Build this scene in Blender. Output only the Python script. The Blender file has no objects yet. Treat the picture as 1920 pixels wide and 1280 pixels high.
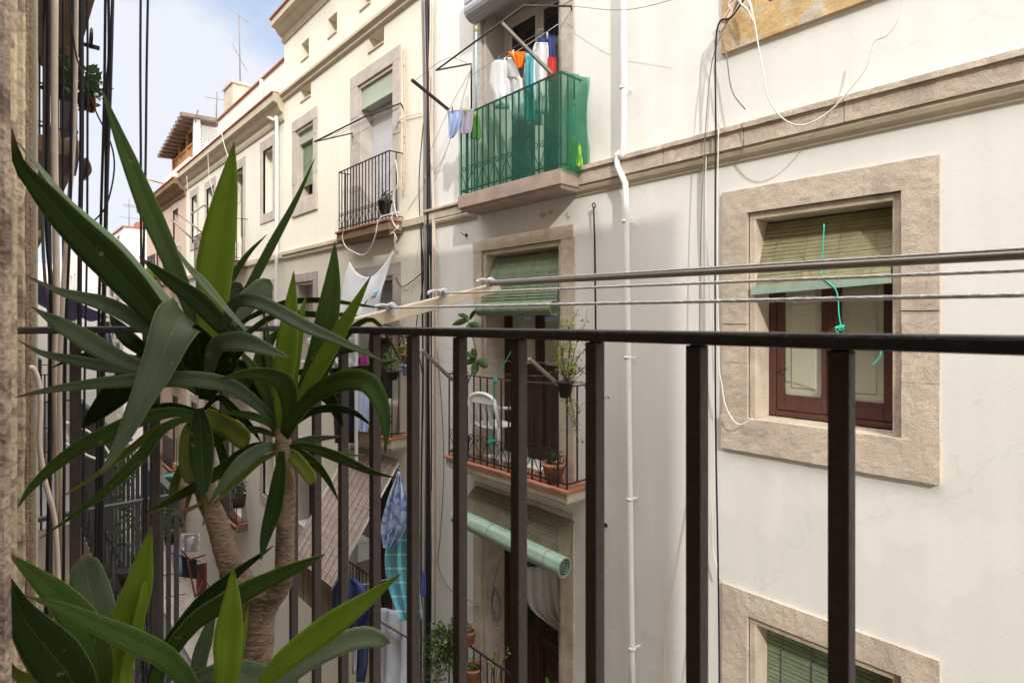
import bpy, bmesh, math, random
from mathutils import Vector, Matrix
random.seed(11)
C = bpy.context.scene.collection
H = 8.2                                   # eye height above the street
F, CX, CY = 1066.0, 960.0, 603.0          # the lens, in photo pixels
TH = math.atan(CX / F); ct, st = math.cos(TH), math.sin(TH)
A0, B0 = F + CX * math.tan(TH), math.tan(TH)
D = 4.3                                   # distance of the facade across the street
V = Vector
# ---- survey: photo measurement -> place (eye = 0,0,0; X across the street, Y along it)
def fy(x, X): return X * (A0 / x - B0)
def fz(x, y, X): return X * (CY - y) / (ct * x)
def P(x, y, X): return V((X, fy(x, X), fz(x, y, X)))
def PT(x, y, t):
    u = (x - CX) / F
    return V((t * (st + u * ct), t * (ct - u * st), t * (CY - y) / F))
def PY(x, y, Y):
    u = (x - CX) / F
    return PT(x, y, Y / (ct - u * st))
ORI = {}
def tag(o, label=None, cat=None, group=None, kind=None):
    if label: o['label'] = label
    if cat: o['category'] = cat
    if group: o['group'] = group
    if kind: o['kind'] = kind
    return o
def thing(name, label, cat, loc, group=None):
    o = bpy.data.objects.new(name, None); C.objects.link(o)
    o.empty_display_size = .1
    o.location = V(loc) + V((0, 0, H)); ORI[o.name] = V(loc)
    return tag(o, label, cat, group)
def catmull(pts, n):
    pts = [V(p) for p in pts]
    if len(pts) < 3:
        return [pts[0].lerp(pts[-1], i / n) for i in range(n + 1)]
    q = [pts[0] * 2 - pts[1]] + pts + [pts[-1] * 2 - pts[-2]]
    m = len(pts) - 1; out = []
    for i in range(n + 1):
        s = i / n * m; k = min(int(s), m - 1); t = s - k
        a, b, c, d = q[k:k + 4]
        out.append(.5 * ((2 * b) + (c - a) * t + (2 * a - 5 * b + 4 * c - d) * t * t + (3 * b - a - 3 * c + d) * t ** 3))
    return out
class MB:
    def __init__(s): s.v = []; s.f = []; s.uv = {}; s.sm = []
    def face(s, idx, sm=False): s.f.append(idx); s.sm.append(sm)
    def box(s, x0, x1, y0, y1, z0, z1):
        b = len(s.v)
        s.v += [V((x, y, z)) for z in (z0, z1) for y in (y0, y1) for x in (x0, x1)]
        for q in ((0, 2, 3, 1), (4, 5, 7, 6), (0, 1, 5, 4), (2, 6, 7, 3), (0, 4, 6, 2), (1, 3, 7, 5)):
            s.face([b + i for i in q])
        return s
    def gbox(s, x0, x1, y0, y1, z0, z1, c=.025):
        """box whose faces are gridded in near-square cells, welded at the edges"""
        lo, hi = (x0, y0, z0), (x1, y1, z1); n = [max(1, round((hi[i] - lo[i]) / c)) for i in range(3)]; ids = {}
        def vid(k):
            if k not in ids: ids[k] = len(s.v); s.v.append(V([lo[i] + (hi[i] - lo[i]) * k[i] / n[i] for i in range(3)]))
            return ids[k]
        for ax in range(3):
            a, b = (ax + 1) % 3, (ax + 2) % 3
            for side in (0, n[ax]):
                for i in range(n[a]):
                    for j in range(n[b]):
                        q = []
                        for di, dj in ((0, 0), (1, 0), (1, 1), (0, 1)):
                            k = [0, 0, 0]; k[ax] = side; k[a] = i + di; k[b] = j + dj; q.append(vid(tuple(k)))
                        s.face(q if side else q[::-1])
        return s
    def hull(s, a, bq):      # loft between two equal rings, capped
        n = len(a); b = len(s.v); s.v += [V(p) for p in a] + [V(p) for p in bq]
        for i in range(n):
            j = (i + 1) % n; s.face([b + i, b + j, b + n + j, b + n + i])
        s.face([b + i for i in range(n)][::-1]); s.face([b + n + i for i in range(n)])
        return s
    def beam(s, p, q, w, h=None, up=(0, 0, 1)):
        p, q = V(p), V(q); h = h or w; t = (q - p).normalized(); up = V(up)
        if abs(t.dot(up)) > .95: up = V((1, 0, 0))
        a = t.cross(up).normalized() * w / 2; c = a.cross(t).normalized() * h / 2
        return s.hull([p - a - c, p + a - c, p + a + c, p - a + c], [q - a - c, q + a - c, q + a + c, q - a + c])
    def tube(s, pts, r, n=6, samp=0, r1=None, cap=True):
        pts = [V(p) for p in pts]
        if samp: pts = catmull(pts, samp)
        m = len(pts); b = len(s.v); nrm = None
        for i, p in enumerate(pts):
            t = (pts[min(i + 1, m - 1)] - pts[max(i - 1, 0)])
            t = t.normalized() if t.length > 1e-9 else V((0, 0, 1))
            if nrm is None:
                nrm = t.cross(V((0, 0, 1)) if abs(t.z) < .9 else V((1, 0, 0))).normalized()
            else:
                nrm = (nrm - t * nrm.dot(t)); nrm = nrm.normalized() if nrm.length > 1e-6 else t.orthogonal().normalized()
            bi = t.cross(nrm); k = i / max(m - 1, 1)
            rr = r[i] if isinstance(r, list) else (r if r1 is None else r + (r1 - r) * k)
            for j in range(n):
                a = 2 * math.pi * (j + .5) / n
                s.v.append(p + (nrm * math.cos(a) + bi * math.sin(a)) * rr)
        for i in range(m - 1):
            for j in range(n):
                k = (j + 1) % n
                s.face([b + i * n + j, b + i * n + k, b + (i + 1) * n + k, b + (i + 1) * n + j], n > 4)
        if cap:
            s.face([b + j for j in range(n)][::-1]); s.face([b + (m - 1) * n + j for j in range(n)])
        return s
    def grid(s, rows, sm=True):
        b = len(s.v); nr, nc = len(rows), len(rows[0])
        for i, r in enumerate(rows):
            for j, p in enumerate(r):
                s.uv[len(s.v)] = (j / (nc - 1), i / (nr - 1)); s.v.append(V(p))
        for i in range(nr - 1):
            for j in range(nc - 1):
                s.face([b + i * nc + j, b + i * nc + j + 1, b + (i + 1) * nc + j + 1, b + (i + 1) * nc + j], sm)
        return s
    def lathe(s, c, prof, n=18):
        c = V(c); b = len(s.v); m = len(prof)
        for r, z in prof:
            for j in range(n):
                a = 2 * math.pi * j / n; s.v.append(c + V((r * math.cos(a), r * math.sin(a), z)))
        for i in range(m - 1):
            for j in range(n):
                k = (j + 1) % n; s.face([b + i * n + j, b + i * n + k, b + (i + 1) * n + k, b + (i + 1) * n + j], True)
        s.face([b + j for j in range(n)][::-1]); s.face([b + (m - 1) * n + j for j in range(n)])
        return s
    def ball(s, c, r, n=8, sq=1):
        return s.lathe(c, [(max(r * math.sin(math.pi * i / 6), .0004), -r * sq * math.cos(math.pi * i / 6)) for i in range(7)], n)
    def leafbits(s, c, rad, n, size, rnd, up=.3):
        for _ in range(n):
            d = V((rnd.gauss(0, 1), rnd.gauss(0, 1), rnd.gauss(0, 1))).normalized() * (rnd.random() ** .45)
            p = V(c) + V((d.x * rad[0], d.y * rad[1], d.z * rad[2]))
            t = V((rnd.gauss(0, 1), rnd.gauss(0, 1), rnd.gauss(up, 1))).normalized()
            a = t.orthogonal().normalized(); a.rotate(Matrix.Rotation(rnd.random() * 6.28, 3, t))
            L = size * rnd.uniform(.6, 1.3); b = len(s.v)
            s.v += [p, p + t * L * .5 + a * L * .3, p + t * L, p + t * L * .5 - a * L * .3]
            s.face([b, b + 1, b + 2, b + 3])
        return s
    def build(s, name, m, parent=None, bevel=0, solid=0, label=None, cat=None, group=None, kind=None, sub=0):
        me = bpy.data.meshes.new(name)
        if parent is not None: org = ORI[parent.name]
        else:
            xs = [p.x for p in s.v]; ys = [p.y for p in s.v]
            org = V(((min(xs) + max(xs)) / 2, (min(ys) + max(ys)) / 2, min(p.z for p in s.v)))
        me.from_pydata([p - org for p in s.v], [], s.f)
        me.polygons.foreach_set('use_smooth', s.sm)
        if s.uv:
            l = me.uv_layers.new(name='UVMap')
            for lp in me.loops:
                l.data[lp.index].uv = s.uv.get(lp.vertex_index, (0, 0))
        me.materials.append(m); me.update()
        o = bpy.data.objects.new(name, me); C.objects.link(o)
        if parent is not None: o.parent = parent
        else: o.location = org + V((0, 0, H))
        ORI[o.name] = org
        if bevel:
            b = o.modifiers.new('bevel', 'BEVEL'); b.width = bevel; b.segments = 2; b.limit_method = 'ANGLE'; b.angle_limit = .7
        if solid:
            b = o.modifiers.new('solid', 'SOLIDIFY'); b.thickness = solid; b.offset = 0
        return tag(o, label, cat, group, kind)
# ------------------------------------------------------------------ materials
def mat(name, col, var=.12, scale=6, fine=60, fvar=.06, bump=.0, bscale=60, rough=.85, metal=0, spec=.25, streak=0, blot=None, trans=0, coat=0, aniso=None, bd=.01, island=0, crack=0):
    m = bpy.data.materials.new(name); m.use_nodes = True
    N, L = m.node_tree.nodes, m.node_tree.links
    b = N['Principled BSDF']; out = N['Material Output']
    b.inputs['Roughness'].default_value = rough; b.inputs['Metallic'].default_value = metal
    b.inputs['Specular IOR Level'].default_value = spec
    g = N.new('ShaderNodeNewGeometry'); pos = g.outputs['Position']
    if aniso:
        am = N.new('ShaderNodeMapping'); am.inputs['Scale'].default_value = aniso; L.new(pos, am.inputs['Vector']); pos = am.outputs[0]
    def noise(sc, det=4, vec=None):
        n = N.new('ShaderNodeTexNoise'); n.inputs['Scale'].default_value = sc; n.inputs['Detail'].default_value = det
        L.new(vec or pos, n.inputs['Vector']); return n.outputs['Fac']
    def mathn(op, a, bb):
        n = N.new('ShaderNodeMath'); n.operation = op
        for i, q in enumerate((a, bb)):
            if isinstance(q, (int, float)): n.inputs[i].default_value = q
            else: L.new(q, n.inputs[i])
        return n.outputs[0]
    f = mathn('MULTIPLY_ADD', noise(scale), 2 * var * 2)
    f.node.inputs[2].default_value = 1 - 2 * var
    f2 = mathn('MULTIPLY_ADD', noise(fine, 6), 2 * fvar * 2); f2.node.inputs[2].default_value = 1 - 2 * fvar
    fac = mathn('MULTIPLY', f, f2)
    if streak:
        mp = N.new('ShaderNodeMapping'); mp.inputs['Scale'].default_value = (7, 7, .5); L.new(pos, mp.inputs['Vector'])
        f3 = mathn('MULTIPLY_ADD', noise(1.0, 5, mp.outputs[0]), streak * 2); f3.node.inputs[2].default_value = 1 - streak
        fac = mathn('MULTIPLY', fac, f3)
    if island:
        ri = mathn('MULTIPLY_ADD', g.outputs['Random Per Island'], island * 2); ri.node.inputs[2].default_value = 1 - island
        fac = mathn('MULTIPLY', fac, ri)
    if crack:
        wn = N.new('ShaderNodeTexNoise'); wn.inputs['Scale'].default_value = 2.5; wn.inputs['Detail'].default_value = 5; L.new(pos, wn.inputs['Vector'])
        ad = N.new('ShaderNodeVectorMath'); ad.operation = 'MULTIPLY_ADD'; ad.inputs[1].default_value = (.9, .9, .9); L.new(wn.outputs['Color'], ad.inputs[0]); L.new(pos, ad.inputs[2])
        vo = N.new('ShaderNodeTexVoronoi'); vo.feature = 'DISTANCE_TO_EDGE'; vo.inputs['Scale'].default_value = .30; L.new(ad.outputs[0], vo.inputs['Vector'])
        cm = N.new('ShaderNodeMapRange'); cm.inputs[1].default_value = .0008; cm.inputs[2].default_value = .0035; cm.inputs[3].default_value = 1 - crack; cm.inputs[4].default_value = 1; L.new(vo.outputs['Distance'], cm.inputs[0])
        fac = mathn('MULTIPLY', fac, cm.outputs[0])
        pn = N.new('ShaderNodeMapRange'); pn.inputs[1].default_value = .60; pn.inputs[2].default_value = .625; pn.inputs[3].default_value = 1; pn.inputs[4].default_value = 1.05; L.new(noise(.75, 7), pn.inputs[0])
        fac = mathn('MULTIPLY', fac, pn.outputs[0])
    mul = N.new('ShaderNodeVectorMath'); mul.operation = 'SCALE'; L.new(fac, mul.inputs['Scale'])
    src = None
    if blot:
        col2, sc2, lo, hi = blot
        mx = N.new('ShaderNodeMix'); mx.data_type = 'RGBA'
        r = N.new('ShaderNodeMapRange'); r.inputs[1].default_value = lo; r.inputs[2].default_value = hi
        L.new(noise(sc2, 6), r.inputs[0]); L.new(r.outputs[0], mx.inputs['Factor'])
        mx.inputs['A'].default_value = (*col, 1); mx.inputs['B'].default_value = (*col2, 1)
        L.new(mx.outputs['Result'], mul.inputs[0])
    else: mul.inputs[0].default_value = col
    L.new(mul.outputs[0], b.inputs['Base Color'])
    if bump:
        bn = N.new('ShaderNodeBump'); bn.inputs['Strength'].default_value = bump; bn.inputs['Distance'].default_value = bd
        hh = mathn('ADD', noise(bscale, 6), mathn('MULTIPLY', noise(bscale * .12, 3), 1.5))
        L.new(hh, bn.inputs['Height']); L.new(bn.outputs[0], b.inputs['Normal'])
    if coat: b.inputs['Coat Weight'].default_value = coat
    if trans:
        t = N.new('ShaderNodeBsdfTranslucent'); L.new(mul.outputs[0], t.inputs['Color'])
        mx = N.new('ShaderNodeMixShader'); mx.inputs[0].default_value = trans
        L.new(b.outputs[0], mx.inputs[1]); L.new(t.outputs[0], mx.inputs[2]); L.new(mx.outputs[0], out.inputs['Surface'])
    return m
def leafmat(name, col, edge, trans=.25, rough=.5, spec=.2):
    m = bpy.data.materials.new(name); m.use_nodes = True
    N, L = m.node_tree.nodes, m.node_tree.links
    b = N['Principled BSDF']; out = N['Material Output']; b.inputs['Roughness'].default_value = rough
    b.inputs['Specular IOR Level'].default_value = spec
    uv = N.new('ShaderNodeUVMap'); sp = N.new('ShaderNodeSeparateXYZ'); L.new(uv.outputs[0], sp.inputs[0])
    def mathn(op, a, bb, c=None):
        n = N.new('ShaderNodeMath'); n.operation = op
        for i, q in enumerate((a, bb, c)):
            if q is None: continue
            if isinstance(q, (int, float)): n.inputs[i].default_value = q
            else: L.new(q, n.inputs[i])
        return n.outputs[0]
    cb = N.new('ShaderNodeCombineXYZ'); L.new(mathn('MULTIPLY', sp.outputs[0], 26), cb.inputs[0]); L.new(mathn('MULTIPLY', sp.outputs[1], 1.2), cb.inputs[1])
    n1 = N.new('ShaderNodeTexNoise'); n1.inputs['Scale'].default_value = 1; n1.inputs['Detail'].default_value = 3; L.new(cb.outputs[0], n1.inputs['Vector'])
    g = N.new('ShaderNodeNewGeometry')
    n2 = N.new('ShaderNodeTexNoise'); n2.inputs['Scale'].default_value = 9; n2.inputs['Detail'].default_value = 5; L.new(g.outputs['Position'], n2.inputs['Vector'])
    f = mathn('MULTIPLY', mathn('MULTIPLY_ADD', n1.outputs['Fac'], .45, .78), mathn('MULTIPLY_ADD', n2.outputs['Fac'], .8, .6))
    sc = N.new('ShaderNodeVectorMath'); sc.operation = 'SCALE'; sc.inputs[0].default_value = col; L.new(f, sc.inputs['Scale'])
    e = mathn('ABSOLUTE', mathn('SUBTRACT', sp.outputs[0], .5), 0)
    em = mathn('GREATER_THAN', e, .478)
    rib = mathn('LESS_THAN', e, .02); tip = N.new('ShaderNodeMapRange'); tip.inputs[1].default_value = .92; tip.inputs[2].default_value = 1.0; L.new(sp.outputs[1], tip.inputs[0])
    mx = N.new('ShaderNodeMix'); mx.data_type = 'RGBA'; L.new(mathn('MAXIMUM', mathn('MULTIPLY', em, .75), mathn('MULTIPLY', rib, .35)), mx.inputs['Factor'])
    L.new(sc.outputs[0], mx.inputs['A']); mx.inputs['B'].default_value = (*edge, 1)
    m2 = N.new('ShaderNodeMix'); m2.data_type = 'RGBA'; L.new(tip.outputs[0], m2.inputs['Factor'])
    L.new(mx.outputs['Result'], m2.inputs['A']); m2.inputs['B'].default_value = (.10, .06, .025, 1)
    sn = N.new('ShaderNodeTexNoise'); sn.inputs['Scale'].default_value = 85; sn.inputs['Detail'].default_value = 2; L.new(g.outputs['Position'], sn.inputs['Vector'])
    sm = N.new('ShaderNodeMapRange'); sm.inputs[1].default_value = .70; sm.inputs[2].default_value = .74; sm.inputs[4].default_value = .55; L.new(sn.outputs['Fac'], sm.inputs[0])
    m3 = N.new('ShaderNodeMix'); m3.data_type = 'RGBA'; L.new(sm.outputs[0], m3.inputs['Factor']); L.new(m2.outputs['Result'], m3.inputs['A']); m3.inputs['B'].default_value = (.16, .15, .07, 1)
    rn = N.new('ShaderNodeMapRange'); rn.inputs[1].default_value = .3; rn.inputs[2].default_value = .7; rn.inputs[3].default_value = rough - .1; rn.inputs[4].default_value = rough + .2; L.new(n2.outputs['Fac'], rn.inputs[0]); L.new(rn.outputs[0], b.inputs['Roughness'])
    m2 = m3
    L.new(m2.outputs['Result'], b.inputs['Base Color'])
    bn = N.new('ShaderNodeBump'); bn.inputs['Strength'].default_value = .5; bn.inputs['Distance'].default_value = .002
    L.new(n1.outputs['Fac'], bn.inputs['Height']); L.new(bn.outputs[0], b.inputs['Normal'])
    t = N.new('ShaderNodeBsdfTranslucent'); L.new(m2.outputs['Result'], t.inputs['Color'])
    ms = N.new('ShaderNodeMixShader'); ms.inputs[0].default_value = trans
    L.new(b.outputs[0], ms.inputs[1]); L.new(t.outputs[0], ms.inputs[2]); L.new(ms.outputs[0], out.inputs['Surface'])
    return m
def netmat(name, col, alpha):
    m = mat(name, col, .15, 5, rough=.7)
    N, L = m.node_tree.nodes, m.node_tree.links
    out = N['Material Output']; b = N['Principled BSDF']
    tl = N.new('ShaderNodeBsdfTranslucent'); tl.inputs['Color'].default_value = (*[c * 1.2 for c in col], 1)
    m1 = N.new('ShaderNodeMixShader'); m1.inputs[0].default_value = .45; L.new(b.outputs[0], m1.inputs[1]); L.new(tl.outputs[0], m1.inputs[2])
    tr = N.new('ShaderNodeBsdfTransparent'); tr.inputs[0].default_value = (.80, .97, .88, 1)
    g = N.new('ShaderNodeNewGeometry'); n = N.new('ShaderNodeTexNoise'); n.inputs['Scale'].default_value = 4; L.new(g.outputs['Position'], n.inputs['Vector'])
    w = N.new('ShaderNodeTexWave'); w.bands_direction = 'Z'; w.inputs['Scale'].default_value = 55; w.inputs['Distortion'].default_value = 1.2; L.new(g.outputs['Position'], w.inputs['Vector'])
    a = N.new('ShaderNodeMath'); a.operation = 'MULTIPLY_ADD'; L.new(n.outputs['Fac'], a.inputs[0]); a.inputs[1].default_value = .35; a.inputs[2].default_value = alpha - .24
    a2 = N.new('ShaderNodeMath'); a2.operation = 'MULTIPLY_ADD'; L.new(w.outputs['Fac'], a2.inputs[0]); a2.inputs[1].default_value = .12; L.new(a.outputs[0], a2.inputs[2])
    m2 = N.new('ShaderNodeMixShader'); L.new(a2.outputs[0], m2.inputs[0]); L.new(tr.outputs[0], m2.inputs[1]); L.new(m1.outputs[0], m2.inputs[2])
    L.new(m2.outputs[0], out.inputs['Surface']); return m
def panemat(name):
    m = bpy.data.materials.new(name); m.use_nodes = True; N, L = m.node_tree.nodes, m.node_tree.links
    gl = N.new('ShaderNodeBsdfGlossy'); gl.inputs['Roughness'].default_value = .03; tr = N.new('ShaderNodeBsdfTransparent'); tr.inputs[0].default_value = (.93, .95, .94, 1)
    lw = N.new('ShaderNodeLayerWeight'); pw = N.new('ShaderNodeMath'); pw.operation = 'POWER'; pw.inputs[1].default_value = 4; L.new(lw.outputs['Facing'], pw.inputs[0]); fr = N.new('ShaderNodeMath'); fr.operation = 'MULTIPLY_ADD'; fr.inputs[1].default_value = .5; fr.inputs[2].default_value = .05; L.new(pw.outputs[0], fr.inputs[0]); mx = N.new('ShaderNodeMixShader'); L.new(fr.outputs[0], mx.inputs[0]); L.new(tr.outputs[0], mx.inputs[1]); L.new(gl.outputs[0], mx.inputs[2])
    L.new(mx.outputs[0], N['Material Output'].inputs['Surface']); return m
def glassmat(name):
    m = mat(name, (.03, .032, .035), rough=.04, spec=.9); return m
def checkmat(name, col, line, size, dirs, thick=.07):     # printed cloth: lines of another colour
    m = mat(name, col, .1, 9, rough=.9)
    N, L = m.node_tree.nodes, m.node_tree.links; b = N['Principled BSDF']
    uv = N.new('ShaderNodeUVMap'); br = N.new('ShaderNodeTexBrick'); br.offset = 0
    br.inputs['Scale'].default_value = size; br.inputs['Mortar Size'].default_value = thick * .25; br.inputs['Brick Width'].default_value = dirs[0]; br.inputs['Row Height'].default_value = dirs[1]
    br.inputs['Color1'].default_value = (*col, 1); br.inputs['Color2'].default_value = (*[c * .9 for c in col], 1); br.inputs['Mortar'].default_value = (*line, 1)
    L.new(uv.outputs[0], br.inputs['Vector']); L.new(br.outputs['Color'], b.inputs['Base Color']); return m
M = dict(
 plaster=mat('warm white plaster', (.75, .735, .69), .03, 1.3, 40, .02, .08, 45, .9, streak=.075, crack=.06, blot=((.64, .60, .53), .9, .58, .8)),
 cream=mat('cream plaster', (.77, .725, .60), .03, 1.5, 40, .02, .08, 40, .9, streak=.05, crack=.05, blot=((.68, .61, .46), 1.1, .6, .78)),
 pale=mat('pale plaster', (.75, .71, .62), .04, 1.5, 40, .02, .08, 35, .9, streak=.07),
 pink=mat('pinkish plaster', (.60, .455, .36), .05, 1.5, 40, .03, .08, 35, .9, streak=.08),
 white_far=mat('white render', (.76, .73, .68), .04, 1, 30, .03, .1, rough=.9),
 stone=mat('weathered sandstone', (.55, .465, .36), .16, 5, 90, .2, .55, 150, .95, blot=((.44, .37, .30), 4, .5, .7), island=0.07),
 stone_pink=mat('reddish granite', (.40, .30, .245), .14, 5, 110, .25, .7, 110, .95, blot=((.30, .24, .20), 4, .5, .7), island=0.1),
 stone_gold=mat('golden stone', (.52, .36, .17), .15, 7, 90, .22, .55, 150, .95, blot=((.50, .44, .34), 6, .52, .62), island=0.1),
 stone_grey=mat('grey stone', (.49, .43, .375), .14, 5, 90, .15, .5, 90, .95, island=0.08),
 mould=mat('painted cornice plaster', (.52, .45, .33), .12, 3, 60, .08, .3, 40, .9, streak=.08),
 terracotta=mat('terracotta tile', (.37, .155, .09), .16, 7, 80, .1, .4, 60, .85, island=0.1),
 soffit=mat('old brown soffit', (.24, .165, .10), .2, 5, 60, .12, .5, 50, .95),
 iron=mat('black iron', (.022, .021, .022), .2, 20, 90, .1, .3, 90, .5, spec=.4),
 rail_iron=mat('old brown black iron paint', (.026, .022, .021), .15, 14, 120, .12, .3, 120, .55, spec=.35),
 bar_iron=mat('rusty brown iron paint', (.058, .043, .038), .14, 9, 90, .12, .3, 120, .65, spec=.25),
 white_paint=mat('white painted pipe', (.78, .77, .73), .04, 6, rough=.45),
 beige_paint=mat('beige painted steel', (.56, .46, .33), .06, 9, 80, .05, .15, 60, .5, blot=((.40, .20, .07), 22, .56, .68)),
 chrome=mat('zinc bolt', (.5, .5, .5), .05, rough=.3, metal=.9),
 steel=mat('steel tube', (.30, .26, .22), .1, 20, rough=.35, metal=.35),
 rope=mat('white rope', (.86, .85, .83), .08, 300, 500, .1, .5, 700, .9),
 wood=mat('dark red wood', (.105, .045, .035), .18, 12, 90, .12, .3, 80, .55),
 wood_brown=mat('dark brown wood', (.06, .032, .024), .18, 12, 90, .12, .2, 80, .55),
 panel=mat('cream painted panel', (.74, .69, .57), .06, 5, rough=.6),
 greenslat=mat('green wooden slat', (.215, .28, .175), .18, 9, 90, .15, .3, 90, .7, island=0.12),
 oliveslat=mat('sun bleached olive slat', (.27, .245, .135), .2, 9, 90, .15, .3, 90, .75, island=0.13),
 reed=mat('brown reed', (.27, .20, .155), .18, 9, 90, .2, .3, 90, .85, island=0.1),
 reedpale=mat('greyish reed', (.40, .31, .26), .18, 9, 90, .2, .3, 90, .85, island=0.1),
 aqua=mat('pale aqua slat', (.29, .38, .30), .14, 9, 90, .1, .2, 90, .7, island=0.16),
 brownreed=mat('faded brown green slat', (.20, .19, .12), .2, 9, 90, .2, .2, 90, .8, island=0.1),
 shutter=mat('pale roller shutter', (.60, .60, .62), .05, 5, rough=.5, island=0.03),
 shutter_grey=mat('grey roller shutter', (.40, .40, .42), .05, 5, rough=.5, island=0.03),
 alu=mat('white aluminium', (.66, .63, .58), .04, 5, rough=.4),
 glass=glassmat('dark window glass'), pane=panemat('clear pane'),
 dark=mat('dark interior', (.012, .011, .010), rough=.95),
 palegreen=mat('pale green paint', (.40, .44, .34), .08, 5, rough=.6),
 roof=mat('corrugated fibre roof', (.20, .16, .13), .2, 4, 40, .1, .3, 40, .9, island=0.1),
 timber=mat('orange timber', (.44, .22, .09), .15, 8, 60, .1, rough=.7, island=0.1),
 asphalt=mat('grey paving', (.19, .185, .18), .15, 2, 60, .15, .4, 60, .9),
 floor_tile=mat('brown floor tile', (.22, .165, .13), .15, 4, 60, .1, .2, 60, .8),
 jamb=mat('rough dark stone', (.36, .275, .205), .22, 14, 120, .3, 1.0, 120, .95, blot=((.21, .15, .115), 22, .48, .6)),
 peel=mat('peeling beige plaster', (.60, .49, .32), .1, 10, 120, .12, .8, 80, .95, blot=((.36, .26, .19), 26, .52, .58)),
 redrough=mat('rough reddish render', (.30, .205, .14), .2, 20, 160, .3, 1.0, 170, .95),
 beigewall=mat('smooth beige wall', (.43, .37, .275), .06, 8, 60, .06, .2, 60, .9),
 ownwall=mat('old facade render', (.36, .30, .23), .1, 2, 40, .05, .3, 40, .95),
 cable_dark=mat('dark cable', (.020, .018, .024), .1, rough=.45),
 cable_beige=mat('beige cable', (.70, .57, .46), .08, 20, rough=.6),
 cable_white=mat('white cable', (.72, .69, .60), .06, 20, rough=.6),
 cable_grey=mat('grey cable', (.20, .18, .17), .06, 20, rough=.6),
 green_cord=mat('turquoise cord', (.05, .50, .40), .1, rough=.7),
 net=netmat('green shade net', (.040, .225, .14), .42),
 white_cloth=mat('white cotton', (.80, .80, .80), .04, 9, 120, .05, .2, 200, .9, trans=.2),
 greywhite=mat('grey white cotton', (.55, .54, .53), .06, 9, rough=.9, trans=.15),
 greysheet=mat('grey plastic sheet', (.42, .43, .46), .08, 7, rough=.55, trans=.1),
 orange=mat('orange cotton', (.90, .22, .01), .08, 9, rough=.85, trans=.2),
 navy=mat('navy cotton', (.035, .05, .16), .1, 9, rough=.9),
 black_cloth=mat('black cotton', (.018, .018, .024), .2, 9, rough=.9),
 red=mat('red woven', (.50, .035, .02), .1, 40, rough=.85),
 teal=mat('teal cotton', (.10, .42, .45), .1, 9, rough=.9, trans=.15),
 lightblue=mat('light blue cotton', (.40, .50, .74), .08, 9, 100, .06, rough=.9, trans=.15),
 bluegrey=mat('lilac grey cloth', (.42, .40, .47), .08, 9, rough=.9, trans=.15),
 paleblue=mat('pale blue denim', (.55, .62, .78), .08, 9, rough=.9),
 jeans=mat('blue denim', (.065, .095, .20), .2, 20, 150, .2, rough=.95),
 purple=mat('purple cotton', (.30, .03, .22), .15, 12, rough=.9),
 tarp=mat('blue tarpaulin', (.13, .14, .44), .1, 5, rough=.6),
 plastic_white=mat('white plastic', (.75, .75, .73), .03, 5, rough=.35),
 plastic_blue=mat('blue glazed pot', (.22, .30, .62), .1, 8, rough=.3),
 plastic_black=mat('black plastic', (.02, .02, .02), .1, rough=.5),
 teal_paint=mat('teal painted sheet', (.10, .24, .20), .1, 5, rough=.6),
 red_paint=mat('red painted wood', (.22, .05, .035), .1, 5, rough=.7),
 brush_green=mat('lime bristles', (.42, .60, .05), .25, 60, rough=.9),
 sky_pole=mat('light blue tube', (.36, .62, .78), .03, rough=.4),
 grey_pole=mat('grey wooden pole', (.22, .20, .18), .12, 20, rough=.7),
 bark=mat('yucca bark', (.235, .165, .11), .22, 10, 70, .4, 1.0, 70, .95, blot=((.13, .09, .065), 16, .5, .66), aniso=(1, 1, 3.2), bd=.006),
 soil=mat('potting soil', (.05, .035, .025), .2, 30, rough=1),
 sprout=mat('yellow green foliage', (.20, .28, .035), .3, 12, rough=.6, trans=.3),
 foliage=mat('mid green foliage', (.07, .15, .03), .3, 12, rough=.6, trans=.3),
 darkfol=mat('dark green foliage', (.035, .075, .025), .3, 12, rough=.6, trans=.25),
 fern=mat('pale fern green', (.16, .23, .08), .25, 12, rough=.7, trans=.3),
 pinkflower=mat('magenta petals', (.42, .03, .15), .25, 30, rough=.7, trans=.3),
 twig=mat('twig bark', (.12, .085, .06), .2, 30, rough=.9),
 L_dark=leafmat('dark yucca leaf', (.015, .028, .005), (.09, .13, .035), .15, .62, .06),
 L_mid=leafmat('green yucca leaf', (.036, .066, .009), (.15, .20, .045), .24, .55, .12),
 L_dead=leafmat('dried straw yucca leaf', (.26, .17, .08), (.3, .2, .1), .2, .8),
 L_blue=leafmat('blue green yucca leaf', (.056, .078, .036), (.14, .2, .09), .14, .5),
 L_bright=leafmat('backlit bright yucca leaf', (.150, .235, .013), (.28, .36, .05), .44),  # lighter base colour paints in facade light shining through these leaves
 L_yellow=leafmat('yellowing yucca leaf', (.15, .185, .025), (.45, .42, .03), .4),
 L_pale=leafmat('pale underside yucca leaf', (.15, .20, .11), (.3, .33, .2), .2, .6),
)
M['turq'] = checkmat('turquoise check cloth', (.15, .53, .62), (.55, .72, .75), 3.2, (.8, .42), .12)
M['bluelace'] = mat('blue printed cloth', (.56, .66, .84), .1, 9, 60, .1, rough=.9, blot=((.20, .30, .60), 12, .48, .56))
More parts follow.
